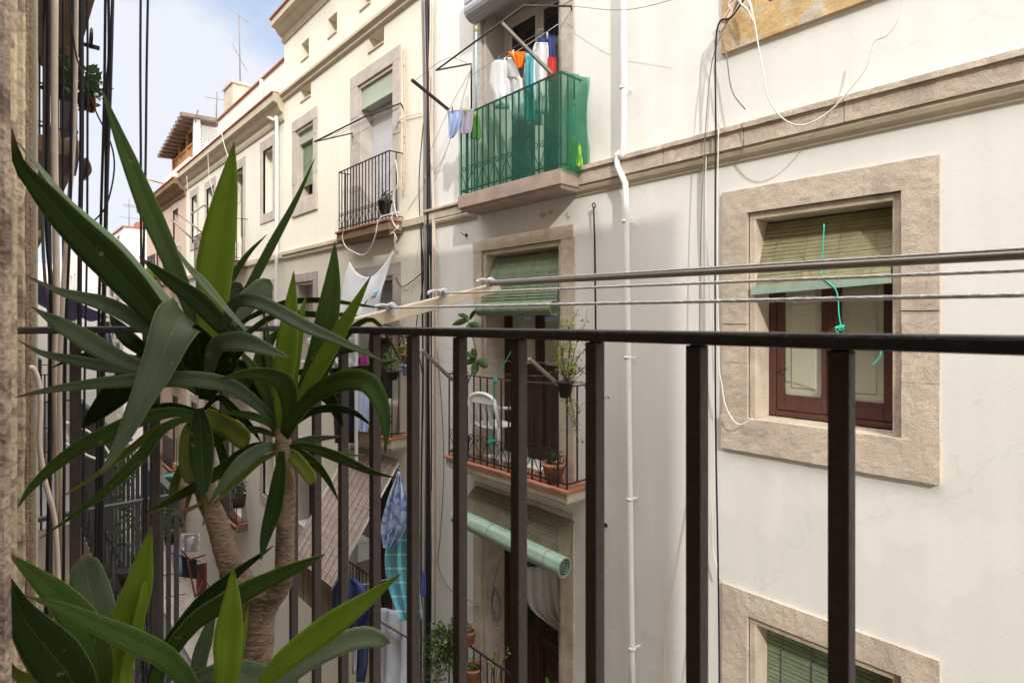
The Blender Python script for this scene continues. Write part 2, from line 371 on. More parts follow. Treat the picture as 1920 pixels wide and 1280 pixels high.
# ------------------------------------------------------------------ builders
_ct = bpy.data.textures.new('stone wear', 'CLOUDS'); _ct.noise_scale = .06; _ct.noise_depth = 5
def weather(o, strength=.008):
    """worn, chipped stone: push the gridded faces of the blocks about"""
    d = o.modifiers.new('wear', 'DISPLACE'); d.texture = _ct; d.texture_coords = 'GLOBAL'; d.strength = strength; d.mid_level = .5
    return o
def wall(name, X, Y0, Y1, Z0, Z1, holes, m, parent, deep=6.0, thick=.45):
    mb = MB()
    ys = sorted({Y0, Y1, *[h[0] for h in holes], *[h[1] for h in holes]})
    zs = sorted({Z0, Z1, *[h[2] for h in holes], *[h[3] for h in holes]})
    idx = {}
    def vid(x, y, z):
        k = (round(x, 5), round(y, 5), round(z, 5))
        if k not in idx: idx[k] = len(mb.v); mb.v.append(V((x, y, z)))
        return idx[k]
    for a, b in zip(ys, ys[1:]):
        for c, d in zip(zs, zs[1:]):
            if any(h[0] < (a + b) / 2 < h[1] and h[2] < (c + d) / 2 < h[3] for h in holes): continue
            mb.face([vid(X, a, c), vid(X, a, d), vid(X, b, d), vid(X, b, c)])
    for a, b, c, d in holes:
        q = [(a, c), (b, c), (b, d), (a, d)]
        for i in range(4):
            (y1, z1), (y2, z2) = q[i], q[(i + 1) % 4]
            mb.face([vid(X, y1, z1), vid(X, y2, z2), vid(X + thick, y2, z2), vid(X + thick, y1, z1)])
    E = X + deep
    mb.face([vid(X, Y0, Z0), vid(E, Y0, Z0), vid(E, Y0, Z1), vid(X, Y0, Z1)])
    mb.face([vid(X, Y1, Z0), vid(X, Y1, Z1), vid(E, Y1, Z1), vid(E, Y1, Z0)])
    mb.face([vid(X, Y0, Z1), vid(E, Y0, Z1), vid(E, Y1, Z1), vid(X, Y1, Z1)])
    mb.face([vid(E, Y0, Z0), vid(E, Y1, Z0), vid(E, Y1, Z1), vid(E, Y0, Z1)])
    return mb.build(name, m, parent)
def surround(par, X, o, i, reveal=.24, m='stone', proud=.022, sill=True, groove=.055, rnd=None, nb=4, fine=False):
    """stone frame: o, i = outer / inner (y0,y1,z0,z1)"""
    rnd = rnd or random
    mb = MB(); bx = mb.gbox if fine else mb.box; xf, xb = X - proud, X + reveal + .06
    g = groove; j = lambda: rnd.uniform(-.004, .004)
    zj0 = i[2] if sill else o[2]
    bx(xf + j(), xb, o[0], o[1], i[3] + g, o[3])                       # lintel
    if sill: bx(xf - .012, xb, o[0] - .004, o[1] + .004, o[2], i[2])    # sill block
    for (a, b) in ((o[0], i[0] - g), (i[1] + g, o[1])):
        cuts = [zj0] + sorted(zj0 + (i[3] + g - zj0) * (k + rnd.uniform(-.2, .2)) / nb for k in range(1, nb)) + [i[3] + g]
        for z0, z1 in zip(cuts, cuts[1:]):
            bx(xf + j(), xb, a, b, z0 + .0015, z1 - .0015)
    out = mb.build('stone_surround', M[m], par, bevel=0 if fine else .006)
    if fine: weather(out)
    mo = MB()                                                             # inner moulding, set back
    k = .007; xm = X + .006
    for (a, b) in ((i[0] - g + k, i[0]), (i[1], i[1] + g - k)): mo.box(xm, xb - .002, a, b, zj0, i[3])
    mo.box(xm, xb - .002, i[0] - g + k, i[1] + g - k, i[3] + .0005, i[3] + g - k)
    mo.box(xm + .02, xb - .004, i[0] - g, i[1] + g, i[3] + g - k, i[3] + g)
    for (a, b) in ((i[0] - g, i[0] - g + k), (i[1] + g - k, i[1] + g)): mo.box(xm + .02, xb - .004, a, b, zj0, i[3] + g - k)
    mo.build('moulding', M[m], par, bevel=.004)
    return out
def casement(par, X, y0, y1, z0, z1, fm='wood', pm='panel', bottom=.12, frame=.05, low=None, name='window'):
    """two leaves with glass or inner shutter panels"""
    mb = MB(); ym = (y0 + y1) / 2; xb = X + .05
    for a, b in ((y0, y0 + frame), (y1 - frame, y1)): mb.box(X, xb, a, b, z0, z1)
    mb.box(X, xb, y0 + frame, y1 - frame, z1 - frame, z1); mb.box(X, xb, y0 + frame, y1 - frame, z0, z0 + .04)
    for a, b in ((y0 + frame, ym - .004), (ym + .004, y1 - frame)):
        s = .062; f = X + .012
        mb.box(f, xb, a + .003, a + s, z0 + .045, z1 - frame - .004); mb.box(f, xb, b - s, b - .003, z0 + .045, z1 - frame - .004)
        mb.box(f, xb, a + s, b - s, z0 + .045, z0 + .045 + bottom); mb.box(f, xb, a + s, b - s, z1 - frame - .07, z1 - frame - .004)
        if low: mb.box(f, xb, a + s, b - s, low - .05, low + .05)
    mb.box(X + .004, xb, ym - .022, ym + .022, z0 + .05, z1 - frame - .01)
    w = mb.build(name, M[fm], par, bevel=.004)
    for a, b in ((y0 + frame, ym), (ym, y1 - frame)):
        pn = MB(); a2, b2 = a + .06, b - .06; zl = (low + .05) if low else z0 + .045 + bottom; zh = z1 - frame - .07
        if pm == 'glass':
            pn.box(X + .03, X + .038, a2, b2, zl, zh); pn.build('pane', M['glass'], w)
        else:
            pn.box(X + .038, X + .048, a2, b2, zl, zh)
            pn.box(X + .030, X + .0375, a2 + .05, b2 - .05, zl + .06, zh - .06)
            pn.build('shutter_panel', M[pm], w, bevel=.006)
            MB().box(X + .018, X + .022, a2, b2, zl, zh).build('pane', M['pane'], w)
        if low:
            q = MB(); q.box(X + .03, X + .045, a2, b2, z0 + .045 + bottom, low - .05); q.box(X + .02, X + .029, a2 + .05, b2 - .05, z0 + .1 + bottom, low - .1)
            q.build('door_panel', M[fm], w, bevel=.005)
    return w
def slatted(par, X, y0, y1, z0, z1, m, pitch=.045, name='roller_shutter', th=.012):
    mb = MB(); n = max(2, int((z1 - z0) / pitch))
    for k in range(n):
        a = z0 + (z1 - z0) * k / n; b = z0 + (z1 - z0) * (k + 1) / n
        mb.hull([(X + .004, y0, a + .002), (X + th, y0, a + .002), (X + th, y0, b - .001), (X, y0, b - .004)], [(X + .004, y1, a + .002), (X + th, y1, a + .002), (X + th, y1, b - .001), (X, y1, b - .004)])
    mb.box(X + th + .001, X + th + .008, y0, y1, z0, z1)
    return mb.build(name, M[m], par)
def hanging_mat(name, label, top, bot, m, pitch=.03, group=None, cords=4, cordm='green_cord', bow=0, roll=0, rollm=None, cat='blind', cord_r=.003):
    """a reed or slat blind hung from top=(A,B) to bot=(C,D): slats are real laths"""
    A, B = V(top[0]), V(top[1]); Cc, Dd = V(bot[0]), V(bot[1])
    t = thing(name, label, cat, (A + B) / 2, group)
    n = max(4, int((A - Cc).length / pitch)); mb = MB()
    nrm = (B - A).cross(Cc - A).normalized()
    if nrm.x > 0: nrm = -nrm
    pos = lambda s, k: (A.lerp(Cc, s) if k == 0 else B.lerp(Dd, s)) + nrm * bow * math.sin(s * math.pi) + V((0, 0, random.uniform(-.0012, .0012)))
    for k in range(n):
        s = (k + .5) / n; p, q = pos(s, 0), pos(s, 1); dn = (Cc - A).normalized()
        mb.beam(p, q, .004, pitch * .86, up=dn)
    mb.build('slats', M[m], t)
    cb = MB()
    for k in range(cords):
        f = (k + .5) / cords
        cb.tube([pos(s / 6, 0).lerp(pos(s / 6, 1), f) + nrm * .006 for s in range(7)], cord_r, 4)
    cb.build('lacing', M[cordm], t)
    if roll:
        rb = MB(); ax = (Dd - Cc).normalized(); c0 = Cc + V((-roll * .75, 0, -roll * .5)); c1 = Dd + V((-roll * .75, 0, -roll * .5))
        e1 = V((0, 0, 1)); e2 = ax.cross(e1).normalized(); ns = 26
        for k in range(ns):
            a0 = 2 * math.pi * k / ns; a = V(e1) * math.cos(a0) + e2 * math.sin(a0); tg = -e1 * math.sin(a0) + e2 * math.cos(a0)
            hw = roll * math.pi / ns * .93
            qd = lambda c: [c + a * roll - tg * hw, c + a * roll + tg * hw, c + a * (roll - .012) + tg * hw * .9, c + a * (roll - .012) - tg * hw * .9]
            rb.hull(qd(c0 - ax * random.uniform(0, .006)), qd(c1 + ax * random.uniform(0, .006)))
        for c, sg in ((c0, -1), (c1, 1)):                    # the coiled end
            sp = [c + ax * sg * .001 + (e1 * math.cos(th) + e2 * math.sin(th)) * (roll - .012) * (1 - th / 22) for th in [i * .35 for i in range(58)]]
            rb.tube(sp, .004, 4)
        core = MB().tube([c0, c1], roll - .014, 16); r = rb.build('roll', M[rollm or m], t); core.build('core', M['dark'], r)
        ties = MB()
        for f in (.12, .38, .62, .88):
            c = c0.lerp(c1, f); ties.tube([c + (e1 * math.cos(a) + e2 * math.sin(a)) * (roll + .002) for a in [i * .3 for i in range(22)]], .004, 4)
        ties.build('tie', M['cable_grey'], r)
    return t
def scroll(mb, X, a, b, z, h, r=.0045):
    """C scroll from the foot (a,z) up and curling in at (b, z+h)"""
    sg = 1 if b > a else -1; w = abs(b - a)
    pts = [V((X, a, z)), V((X, a + sg * w * .35, z + h * .3)), V((X, a + sg * w * .85, z + h * .62))]
    c = (a + sg * w * .52, z + h * .80); R = w * .44
    for k in range(16):
        th = -.2 + k * .52; rr = R * (1 - k / 19)
        pts.append(V((X, c[0] + sg * rr * math.cos(th), c[1] + rr * math.sin(th))))
    mb.tube(pts, r, 4, samp=34)
    R2 = w * .26; c2 = (a + sg * w * .42, z + R2 * .9)
    mb.tube([V((X, c2[0] + sg * R2 * (1 - k / 15) * math.cos(3.4 + k * .6), c2[1] + R2 * (1 - k / 15) * math.sin(3.4 + k * .6))) for k in range(12)], r * .85, 4)
def balcony(par, X, Xw, y0, y1, zt, zr, n, slabm='stone', rail=True, thick=.15, tile=True, band=.30, inset=.03, lean=0, scrolls=True, corbel=False, barr=.0065):
    s = MB()
    s.box(X, Xw + .05, y0, y1, zt - thick * .8, zt - (.03 if tile else 0))
    s.hull([(X + .035, y0 + .035, zt - thick), (Xw + .05, y0 + .035, zt - thick), (Xw + .05, y1 - .035, zt - thick), (X + .035, y1 - .035, zt - thick)],
           [(X + .012, y0 + .012, zt - thick * .8), (Xw + .05, y0 + .012, zt - thick * .8), (Xw + .05, y1 - .012, zt - thick * .8), (X + .012, y1 - .012, zt - thick * .8)])
    b = s.build('balcony', M[slabm], par, bevel=.008)
    if tile:
        tb = MB(); k = int((y1 - y0) / .2)
        for q in range(k):
            a = y0 - .02 + (y1 - y0 + .04) * q / k; c = y0 - .02 + (y1 - y0 + .04) * (q + 1) / k
            tb.box(X - .025 + random.uniform(-.003, .003), Xw + .02, a + .002, c - .002, zt - .029, zt + random.uniform(-.002, .002))
        tb.build('tile_edge', M['terracotta'], b, bevel=.004)
    if rail:
        r = MB(); xr = X + inset; ya, yb = y0 + inset, y1 - inset; zb = zt + .05
        for z in (zb, zr): r.beam((xr, ya, z), (xr, yb, z), .022, .012); r.beam((xr, ya, z), (Xw, ya, z), .022, .012); r.beam((xr, yb, z), (Xw, yb, z), .022, .012)
        ys = [ya + (yb - ya) * k / n for k in range(n + 1)]
        for y in ys: r.beam((xr, y, zb - .05), (xr, y, zr), barr * 2)
        m2 = max(2, round((Xw - xr) / ((yb - ya) / n)))
        for k in range(1, m2):
            for y in (ya, yb): r.beam((xr + (Xw - xr) * k / m2, y, zb), (xr + (Xw - xr) * k / m2, y, zr), barr * 2)
        if scrolls:
            r.beam((xr, ya, zb + band), (xr, yb, zb + band), .01, .006) if scrolls == 2 else None
            for k in range(0, n - 1, 2):
                ym = ys[k + 1]; w = ys[1] - ys[0]
                scroll(r, xr, ym, ym + w * .96, zb, band); scroll(r, xr, ym, ym - w * .96, zb, band)
        r.build('railing', M['iron'], b)
    return b
def cloth(name, label, cat, rows, X, m, amp=.02, nf=4, nu=22, nv=16, group=None, dx=0, solid=.003, seed=0, parent=None):
    """rows = [(y, xl, xr)] outline in photo measures, hung in the vertical plane X (leaning dx outward at the foot)"""
    rnd = random.Random(seed); ph = rnd.random() * 6; out = []
    ys = [V((r[0], r[1], r[2])) for r in rows]
    for rw in catmull(ys, nv) if len(ys) > 2 else [ys[0].lerp(ys[1], k / nv) for k in range(nv + 1)]:
        s = len(out) / nv; line = []
        for k in range(nu + 1):
            u = k / nu
            x = rw.y + (rw.z - rw.y) * u
            fold = amp * (math.sin(u * nf * 6.28 + ph + s * 1.3) * (.35 + .65 * s) + .5 * math.sin(u * nf * 2.3 * 6.28 + ph * 2) * s + .5 * noise3(u * 3, s * 3, ph))
            line.append(P(x, rw.x, X + dx * s + fold))
        out.append(line)
    return MB().grid(out).build(name, M[m] if isinstance(m, str) else m, parent, solid=solid, label=label, cat=cat, group=group)
from mathutils import noise as _n
def noise3(a, b, c): return _n.noise(V((a, b, c)))
def cloth4(name, label, cat, tl, tr, bl, br, m, amp=.03, nf=3, sag=0, nu=22, nv=18, solid=.003, seed=0, sagdir=(0, 0, -1)):
    tl, tr, bl, br = map(V, (tl, tr, bl, br)); nrm = (tr - tl).cross(bl - tl).normalized(); rows = []
    for j in range(nv + 1):
        s = j / nv; r = []
        for k in range(nu + 1):
            u = k / nu; p = tl.lerp(tr, u).lerp(bl.lerp(br, u), s) + V(sagdir) * sag * (4 * u * (1 - u)) * (1 - s) ** 2.2
            p += nrm * amp * (math.sin(u * nf * 6.28 + seed + s) * .6 + noise3(u * 3, s * 3, seed)) * (.3 + .7 * s)
            r.append(p)
        rows.append(r)
    return MB().grid(rows).build(name, M[m], None, solid=solid, label=label, cat=cat)
def cable(label, pts, r, m, name='cable', cat='cable', group=None, samp=None, n=5):
    return MB().tube(pts, r, n, samp=samp or max(8, len(pts) * 5)).build(name, M[m], None, label=label, cat=cat, group=group)
def line(pts, X): return [P(p[0], p[1], X if len(p) < 3 else p[2]) for p in pts]
# ------------------------------------------------------------------ sky, sun, camera
sc = bpy.context.scene
w = bpy.data.worlds.new('World'); sc.world = w; w.use_nodes = True
N, L = w.node_tree.nodes, w.node_tree.links
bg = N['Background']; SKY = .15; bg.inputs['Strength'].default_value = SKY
sky = N.new('ShaderNodeTexSky'); sky.sky_type = 'NISHITA'; sky.sun_disc = False
SD = V((-1, -1.7, 1.15)).normalized()
sky.sun_elevation = math.asin(SD.z); sky.sun_rotation = math.atan2(SD.x, SD.y); sky.dust_density = 1.5; sky.air_density = 1.0
tc = N.new('ShaderNodeTexCoord'); sp = N.new('ShaderNodeSeparateXYZ'); L.new(tc.outputs['Generated'], sp.inputs[0])
mp = N.new('ShaderNodeMapping'); mp.inputs['Scale'].default_value = (1, 1, 1.8); mp.inputs['Location'].default_value = (.3, .12, 0); L.new(tc.outputs['Generated'], mp.inputs[0])
nz = N.new('ShaderNodeTexNoise'); nz.inputs['Scale'].default_value = 3.2; nz.inputs['Detail'].default_value = 9; nz.inputs['Roughness'].default_value = .55; L.new(mp.outputs[0], nz.inputs['Vector'])
def wm(op, a, b, c=None):
    n = N.new('ShaderNodeMath'); n.operation = op
    for i, q in enumerate((a, b, c)):
        if q is None: continue
        if isinstance(q, (int, float)): n.inputs[i].default_value = q
        else: L.new(q, n.inputs[i])
    return n.outputs[0]
band = wm('MULTIPLY_ADD', wm('ABSOLUTE', wm('SUBTRACT', sp.outputs[2], .31), 0), -1.9, .40)      # bank of cloud above the roofs
mr = N.new('ShaderNodeMapRange'); mr.inputs[1].default_value = .42; mr.inputs[2].default_value = .60; L.new(wm('ADD', nz.outputs['Fac'], wm('MULTIPLY', band, .42)), mr.inputs[0])
mixc = N.new('ShaderNodeMix'); mixc.data_type = 'RGBA'; L.new(mr.outputs[0], mixc.inputs['Factor'])
gain = N.new('ShaderNodeVectorMath'); gain.operation = 'MULTIPLY_ADD'; gain.inputs[1].default_value = (.5, .5, .5); gain.inputs[2].default_value = (1.75, 2.0, 2.45); L.new(sky.outputs[0], gain.inputs[0])
L.new(gain.outputs[0], mixc.inputs['A']); mixc.inputs['B'].default_value = (4.2, 4.4, 4.8, 1)
# added fill: sky overhead, out of view, brightened towards the zenith to lift shade
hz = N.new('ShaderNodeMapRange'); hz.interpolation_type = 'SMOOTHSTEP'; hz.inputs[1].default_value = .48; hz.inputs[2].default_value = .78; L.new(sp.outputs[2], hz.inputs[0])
sky_fill = N.new('ShaderNodeMix'); sky_fill.data_type = 'RGBA'; L.new(hz.outputs[0], sky_fill.inputs['Factor']); L.new(mixc.outputs['Result'], sky_fill.inputs['A']); sky_fill.inputs['B'].default_value = (27.0, 26.8, 27.2, 1)
L.new(sky_fill.outputs['Result'], bg.inputs['Color'])
sl = bpy.data.lights.new('sun', 'SUN'); sl.energy = 2.0; sl.angle = math.radians(.5); sl.color = (1, .97, .91)
so = bpy.data.objects.new('sun', sl); C.objects.link(so); so.rotation_euler = SD.to_track_quat('Z', 'Y').to_euler(); so.location = (-10, -20, 30)
cam = bpy.data.cameras.new('camera'); co = bpy.data.objects.new('camera', cam); C.objects.link(co); sc.camera = co
cam.sensor_width = 36; cam.lens = 36 * F / 1920; cam.shift_y = -(640 - CY) / 1920; cam.clip_start = .02; cam.clip_end = 1500
co.location = (0, 0, H); co.rotation_euler = (math.pi / 2, 0, -TH)
cam.dof.use_dof = True; cam.dof.focus_distance = 4.0; cam.dof.aperture_fstop = 14
sc.view_settings.view_transform = 'Standard'; sc.view_settings.look = 'None'; sc.view_settings.exposure = .45; sc.view_settings.gamma = 1
# ------------------------------------------------------------------ ground
MB().grid([[V((-200, -200, -H)), V((400, -200, -H))], [V((-200, 600, -H)), V((400, 600, -H))]], False).build('street', M['asphalt'], None, kind='structure')
MB().box(D - .9, D - .001, -12, 60, -H + .004, -H + .12).build('pavement', M['stone_grey'], None, kind='structure', bevel=.01)
G = -H
# ------------------------------------------------------------------ the white house straight across
W1 = thing('apartment_building', 'white plastered house straight across, with stone framed windows and the green netted balcony', 'building', (D, 2, G))
O = (.836, 2.249, -1.0, 1.026); I = (1.09, 1.99, -.745, .785)
sh = lambda q, dz: (q[0], q[1], q[2] + dz, q[3] + dz)
DY = (4.06, 5.25)                              # door column
doorO = lambda z0, zt: (3.83, 5.455, z0, zt)
holes = []
for dz in (3.13, 0, -3.106): o = sh(O, dz); holes.append((o[0] + .04, o[1] - .04, o[2] + .04, o[3] - .04))
for z0, zt in ((1.45, 3.72), (-1.6, .79), (-4.7, -2.13)): holes.append((DY[0] - .09, DY[1] + .09, z0 + .01, zt + .09))
wall('wall', D, -9, 6.465, G, 8.3, holes, M['plaster'], W1)
for dz in (3.13, 0, -3.106):
    o, i = sh(O, dz), sh(I, dz)
    surround(W1, D, o, i, rnd=random.Random(int(dz * 10) + 50), m='stone' if dz < 3 else 'stone_gold', fine=True)
    casement(W1, D + .235, i[0] + .002, i[1] - .002, i[2] + .01, i[3] - .005)
# string course
sc_ = MB()
yy = [-9, -3.2, -1.9, -.6, .25, 1.35, 2.05, 2.75, 3.80]
for a, b in zip(yy, yy[1:]):
    e = random.uniform(-.004, .004)
    sc_.gbox(D - .095 + e, D + .05, a + .003, b - .003, 1.476, 1.515 + e, .02)
    sc_.gbox(D - .072 + e, D + .05, a + .003, b - .003, 1.345, 1.474)
MB().box(D - .085, D + .05, 5.40, 6.46, 1.455, 1.49).box(D - .06, D + .05, 5.40, 6.46, 1.345, 1.4549).build('string_course', M['stone'], W1, bevel=.007)
weather(sc_.build('string_course', M['stone'], W1), .009)
for a, b in ((-9, 3.80), (5.40, 6.46)):
    cv = MB()
    prof = [(D + .02, 1.343), (D - .052, 1.343), (D - .056, 1.318), (D - .045, 1.29), (D - .02, 1.268), (D - .016, 1.25), (D + .02, 1.25)]
    cv.hull([(x, a, z) for x, z in prof], [(x, b, z) for x, z in prof])
    cv.build('cove', M['mould'], W1)
# the doors of the balcony column
for z0, zt, kind in ((1.45, 3.70, 'alu'), (-1.6, .79, 'wood'), (-4.7, -2.13, 'wood')):
    surround(W1, D, (3.83, 5.455, z0, zt + (.19 if kind == 'wood' else .15)), (DY[0], DY[1], z0, zt), reveal=.30, sill=False, m='stone' if kind == 'wood' else 'stone_grey', rnd=random.Random(int(z0 * 9)), nb=5, fine=True)
    if kind == 'alu':
        casement(W1, D + .30, DY[0] + .002, DY[1] - .002, z0 + .03, zt - .01, fm='alu', pm='glass', bottom=.06, name='balcony_door')
    else:
        casement(W1, D + .30, DY[0] + .002, DY[1] - .002, z0 + .03, zt - .01, fm='wood_brown', pm='panel' if z0 > -2 else 'glass', bottom=.1, low=z0 + 1.05, name='balcony_door')
balcony(W1, 3.98, D, 3.72, 5.37, 1.47, 2.40, 16, slabm='stone_pink', tile=False, thick=.19, band=.30)
balcony(W1, 3.98, D, 3.64, 5.61, -1.60, -.62, 16, band=.28)
balcony(W1, 3.98, D, 3.64, 5.61, -4.70, -3.72, 16, band=.28)
# downpipe
MB().tube(line([(1169, -60), (1169, 262), (1159, 288), (1158, 312), (1170, 340), (1173, 365), (1176, 560), (1186, 1330)], D - .10), .029, 10, samp=60).build('downpipe', M['white_paint'], W1)
cl = MB()
for y in (165, 415, 670, 935, 1215):
    x = 1169 if y < 300 else 1172 + (y - 365) * .0155
    p = P(x, y, D - .10); cl.tube([p + V((0, 0, -.012)), p + V((0, 0, .012))], .034, 10); cl.beam(p, p + V((.09, -.02, 0)), .014)
cl.build('pipe_clamp', M['white_paint'], W1)
rb = MB().tube(line([(1113, 388), (1115, 450), (1117, 620)], D - .05), .009, 6)
rb.tube(line([(1113, 390), (1110, 384), (1114, 380), (1117, 386), (1113, 392)], D - .05), .007, 5)
rb.build('iron_rod', M['iron'], W1)
hk = MB()
for x, y in ((875, 441), (1136, 984)):
    p = P(x, y, D); hk.tube([p, p + V((-.06, 0, 0)), p + V((-.07, .02, .03))], .006, 5); hk.tube([p + V((.002, 0, 0)), p + V((-.012, 0, 0))], .022, 8)
hk.build('wall_hook', M['iron'], W1)
# roller blind drum over the netted balcony
dr = MB(); c0, r0 = V((4.17, 0, 3.66)), .125
for k in range(20):
    a = k * 2 * math.pi / 20; b_ = (k + .93) * 2 * math.pi / 20
    q = lambda y: [V((c0.x + r * math.cos(t), y, c0.z + r * math.sin(t))) for r, t in ((r0, a), (r0, b_), (r0 - .015, b_), (r0 - .015, a))]
    dr.hull(q(4.0), q(5.34))
for k in range(9):
    z = 3.72 + k * .05; dr.box(4.05, 4.065, 4.0, 5.34, z, z + .046)
dr.tube([(c0.x, 4.002, c0.z), (c0.x, 5.338, c0.z)], r0 - .017, 16)
dr.build('rolled_shutter', M['shutter_grey'], W1)
pb = MB(); rnd = random.Random(5)
for x, y, rr in ((1018, 404, .05), (1032, 398, .045), (1065, 408, .03), (1062, 402, .028)):
    c = P(x, y, D - .003); n = 11
    ring = [c + V((0, rr * rnd.uniform(.5, 1.2) * math.cos(6.28 * k / n), rr * .7 * rnd.uniform(.5, 1.2) * math.sin(6.28 * k / n))) for k in range(n)]
    pb.hull([p + V((.003, 0, 0)) for p in ring], ring)
pb.build('plaster_scar', M['stone_grey'], W1)
# ------------------------------------------------------------------ the cream house to its left
W2 = thing('apartment_building', 'cream plastered house left of the white one, with square attic vents and cornice', 'building', (D, 9, G))
XB = D - .02
YB0, YB1 = 6.467, 11.64
vent1 = [(9.22 + 1.19 * k, 9.58 + 1.19 * k, 4.97, 5.30) for k in range(-2, 2)]
vent2 = [(7.62, 8.10, 4.2, 4.44), (10.32, 10.80, 4.2, 4.44)]
dcol = (7.39, 8.39); wcol = (10.245, 10.98)
hb = vent1 + vent2
lev = ((1.44, 3.72, 3.98), (-1.6, .62, .86), (-4.7, -2.2, -2.0))
for z0, zt, zo in lev: hb.append((dcol[0] - .09, dcol[1] + .09, z0 + .01, zt + .09))
wlev = ((2.04, 3.906, 2.34, 3.64), (-1.05, .92, -.75, .70), (-4.1, -2.2, -3.85, -2.42))
for a, b, c, d in wlev: hb.append((wcol[0] - .1, wcol[1] + .1, a + .05, b - .05))
wall('wall', XB, YB0, YB1, G, 5.95, hb, M['cream'], W2, thick=.32)
for (a, b, c, d), nm in [(v, 'vent') for v in vent1 + vent2]:
    q = MB(); q.hull([(XB + .001, a, c), (XB + .001, b, c), (XB + .001, b, d), (XB + .001, a, d)][::-1], [(XB + .20, a + .02, c + .10), (XB + .20, b - .02, c + .10), (XB + .20, b - .02, d - .01), (XB + .20, a + .02, d - .01)][::-1])
    v = MB(); v.box(XB + .22, XB + .25, a - .02, b + .02, c - .02, d + .02); v.box(XB - .02, XB + .2, a, b, c - .025, c + .004)
    v.build('vent', M['mould'], W2, bevel=.004)
for z0, zt, zo in lev:
    surround(W2, XB, (7.137, 8.70, z0, zo), (dcol[0], dcol[1], z0, zt), reveal=.28, sill=False, m='stone_grey', rnd=random.Random(int(zo * 7)))
for a, b, c, d in wlev:
    surround(W2, XB, (10.01, 11.19, a, b), (wcol[0], wcol[1], c, d), reveal=.26, m='stone_grey', rnd=random.Random(int(a * 7)))
bx = MB(); bx.box(XB + .04, XB + .30, dcol[0] + .003, dcol[1] - .003, 3.40, 3.715); bx.box(XB + .02, XB + .039, dcol[0] + .003, dcol[1] - .003, 3.38, 3.43)
bx.build('shutter_box', M['palegreen'], W2, bevel=.006)
slatted(W2, XB + .22, dcol[0] + .004, dcol[1] - .004, 1.45, 3.39, 'shutter')
slatted(W2, XB + .20, dcol[0] + .004, dcol[1] - .004, -.25, .61, 'shutter_grey', .07)
casement(W2, XB + .285, dcol[0] + .003, dcol[1] - .003, -1.57, -.24, fm='wood_brown', pm='glass', bottom=.3, name='balcony_door')
casement(W2, XB + .285, dcol[0] + .003, dcol[1] - .003, -4.67, -2.21, fm='wood_brown', pm='glass', bottom=.5, name='balcony_door')
slatted(W2, XB + .12, wcol[0] + .004, wcol[1] - .004, 2.62, 3.42, 'greenslat', .04, name='slatted_blind')
lb = MB(); lb.box(XB + .06, XB + .25, wcol[0] + .003, wcol[1] - .003, 3.43, 3.635); lb.build('shutter_box', M['palegreen'], W2)
casement(W2, XB + .24, wcol[0] + .002, wcol[1] - .002, 2.35, 3.42, fm='wood_brown', pm='glass')
slatted(W2, XB + .18, wcol[0] + .004, wcol[1] - .30, -.74, .69, 'shutter', .05)
casement(W2, XB + .24, wcol[0] + .002, wcol[1] - .002, -.74, .69, fm='alu', pm='glass')
casement(W2, XB + .24, wcol[0] + .002, wcol[1] - .002, -3.84, -2.43, fm='wood_brown', pm='glass')
balcony(W2, 4.03, XB, 7.05, 8.70, 1.44, 2.40, 16, tile=True, thick=.19, slabm='soffit', band=.26)
balcony(W2, 4.03, XB, 6.98, 8.75, -1.62, -.70, 16, tile=True, thick=.19, band=.28)
balcony(W2, 4.03, XB, 6.98, 8.75, -4.70, -3.75, 16, tile=True, thick=.19, band=.28)
def cornice(par, X, y0, y1, z0, z1, p, m='mould', cap=True):
    mb = MB(); h = z1 - z0
    prof = [(X + .05, z0), (X - .03, z0), (X - .05, z0 + h * .12), (X - .05, z0 + h * .28), (X - p * .45, z0 + h * .38), (X - p * .62, z0 + h * .55), (X - p * .66, z0 + h * .62), (X - p, z0 + h * .68), (X - p, z0 + h), (X + .05, z0 + h)]
    mb.hull([(x, y0, z) for x, z in prof], [(x, y1, z) for x, z in prof]); mb.build('cornice', M[m], par)
    if cap:
        MB().box(X - p - .03, X + .3, y0 - .001, y1 + .02, z1 + .001, z1 + .03).build('roof_edge', M['terracotta'], par)
cornice(W2, XB, YB0, YB1 + .03, 5.62, 6.02, .26)
cornice(W2, XB, YB0, YB1 + .02, 4.45, 4.60, .10, cap=False)
MB().box(XB - .05, XB + .05, YB0 + .002, 7.04, 1.33, 1.43).build('string_course', M['mould'], W2, bevel=.006)
cs = MB(); cs.box(XB - .07, XB + .05, 8.72, 11.62, 1.33, 1.40); cs.box(XB - .045, XB + .05, 8.72, 11.62, 1.26, 1.328)
cs.build('string_course', M['mould'], W2, bevel=.006)
MB().tube(line([(757, 80), (759, 200), (757, 330), (755, 360)], XB - .05), .02, 8, samp=20).build('drain_pipe', M['beige_paint'], W2)
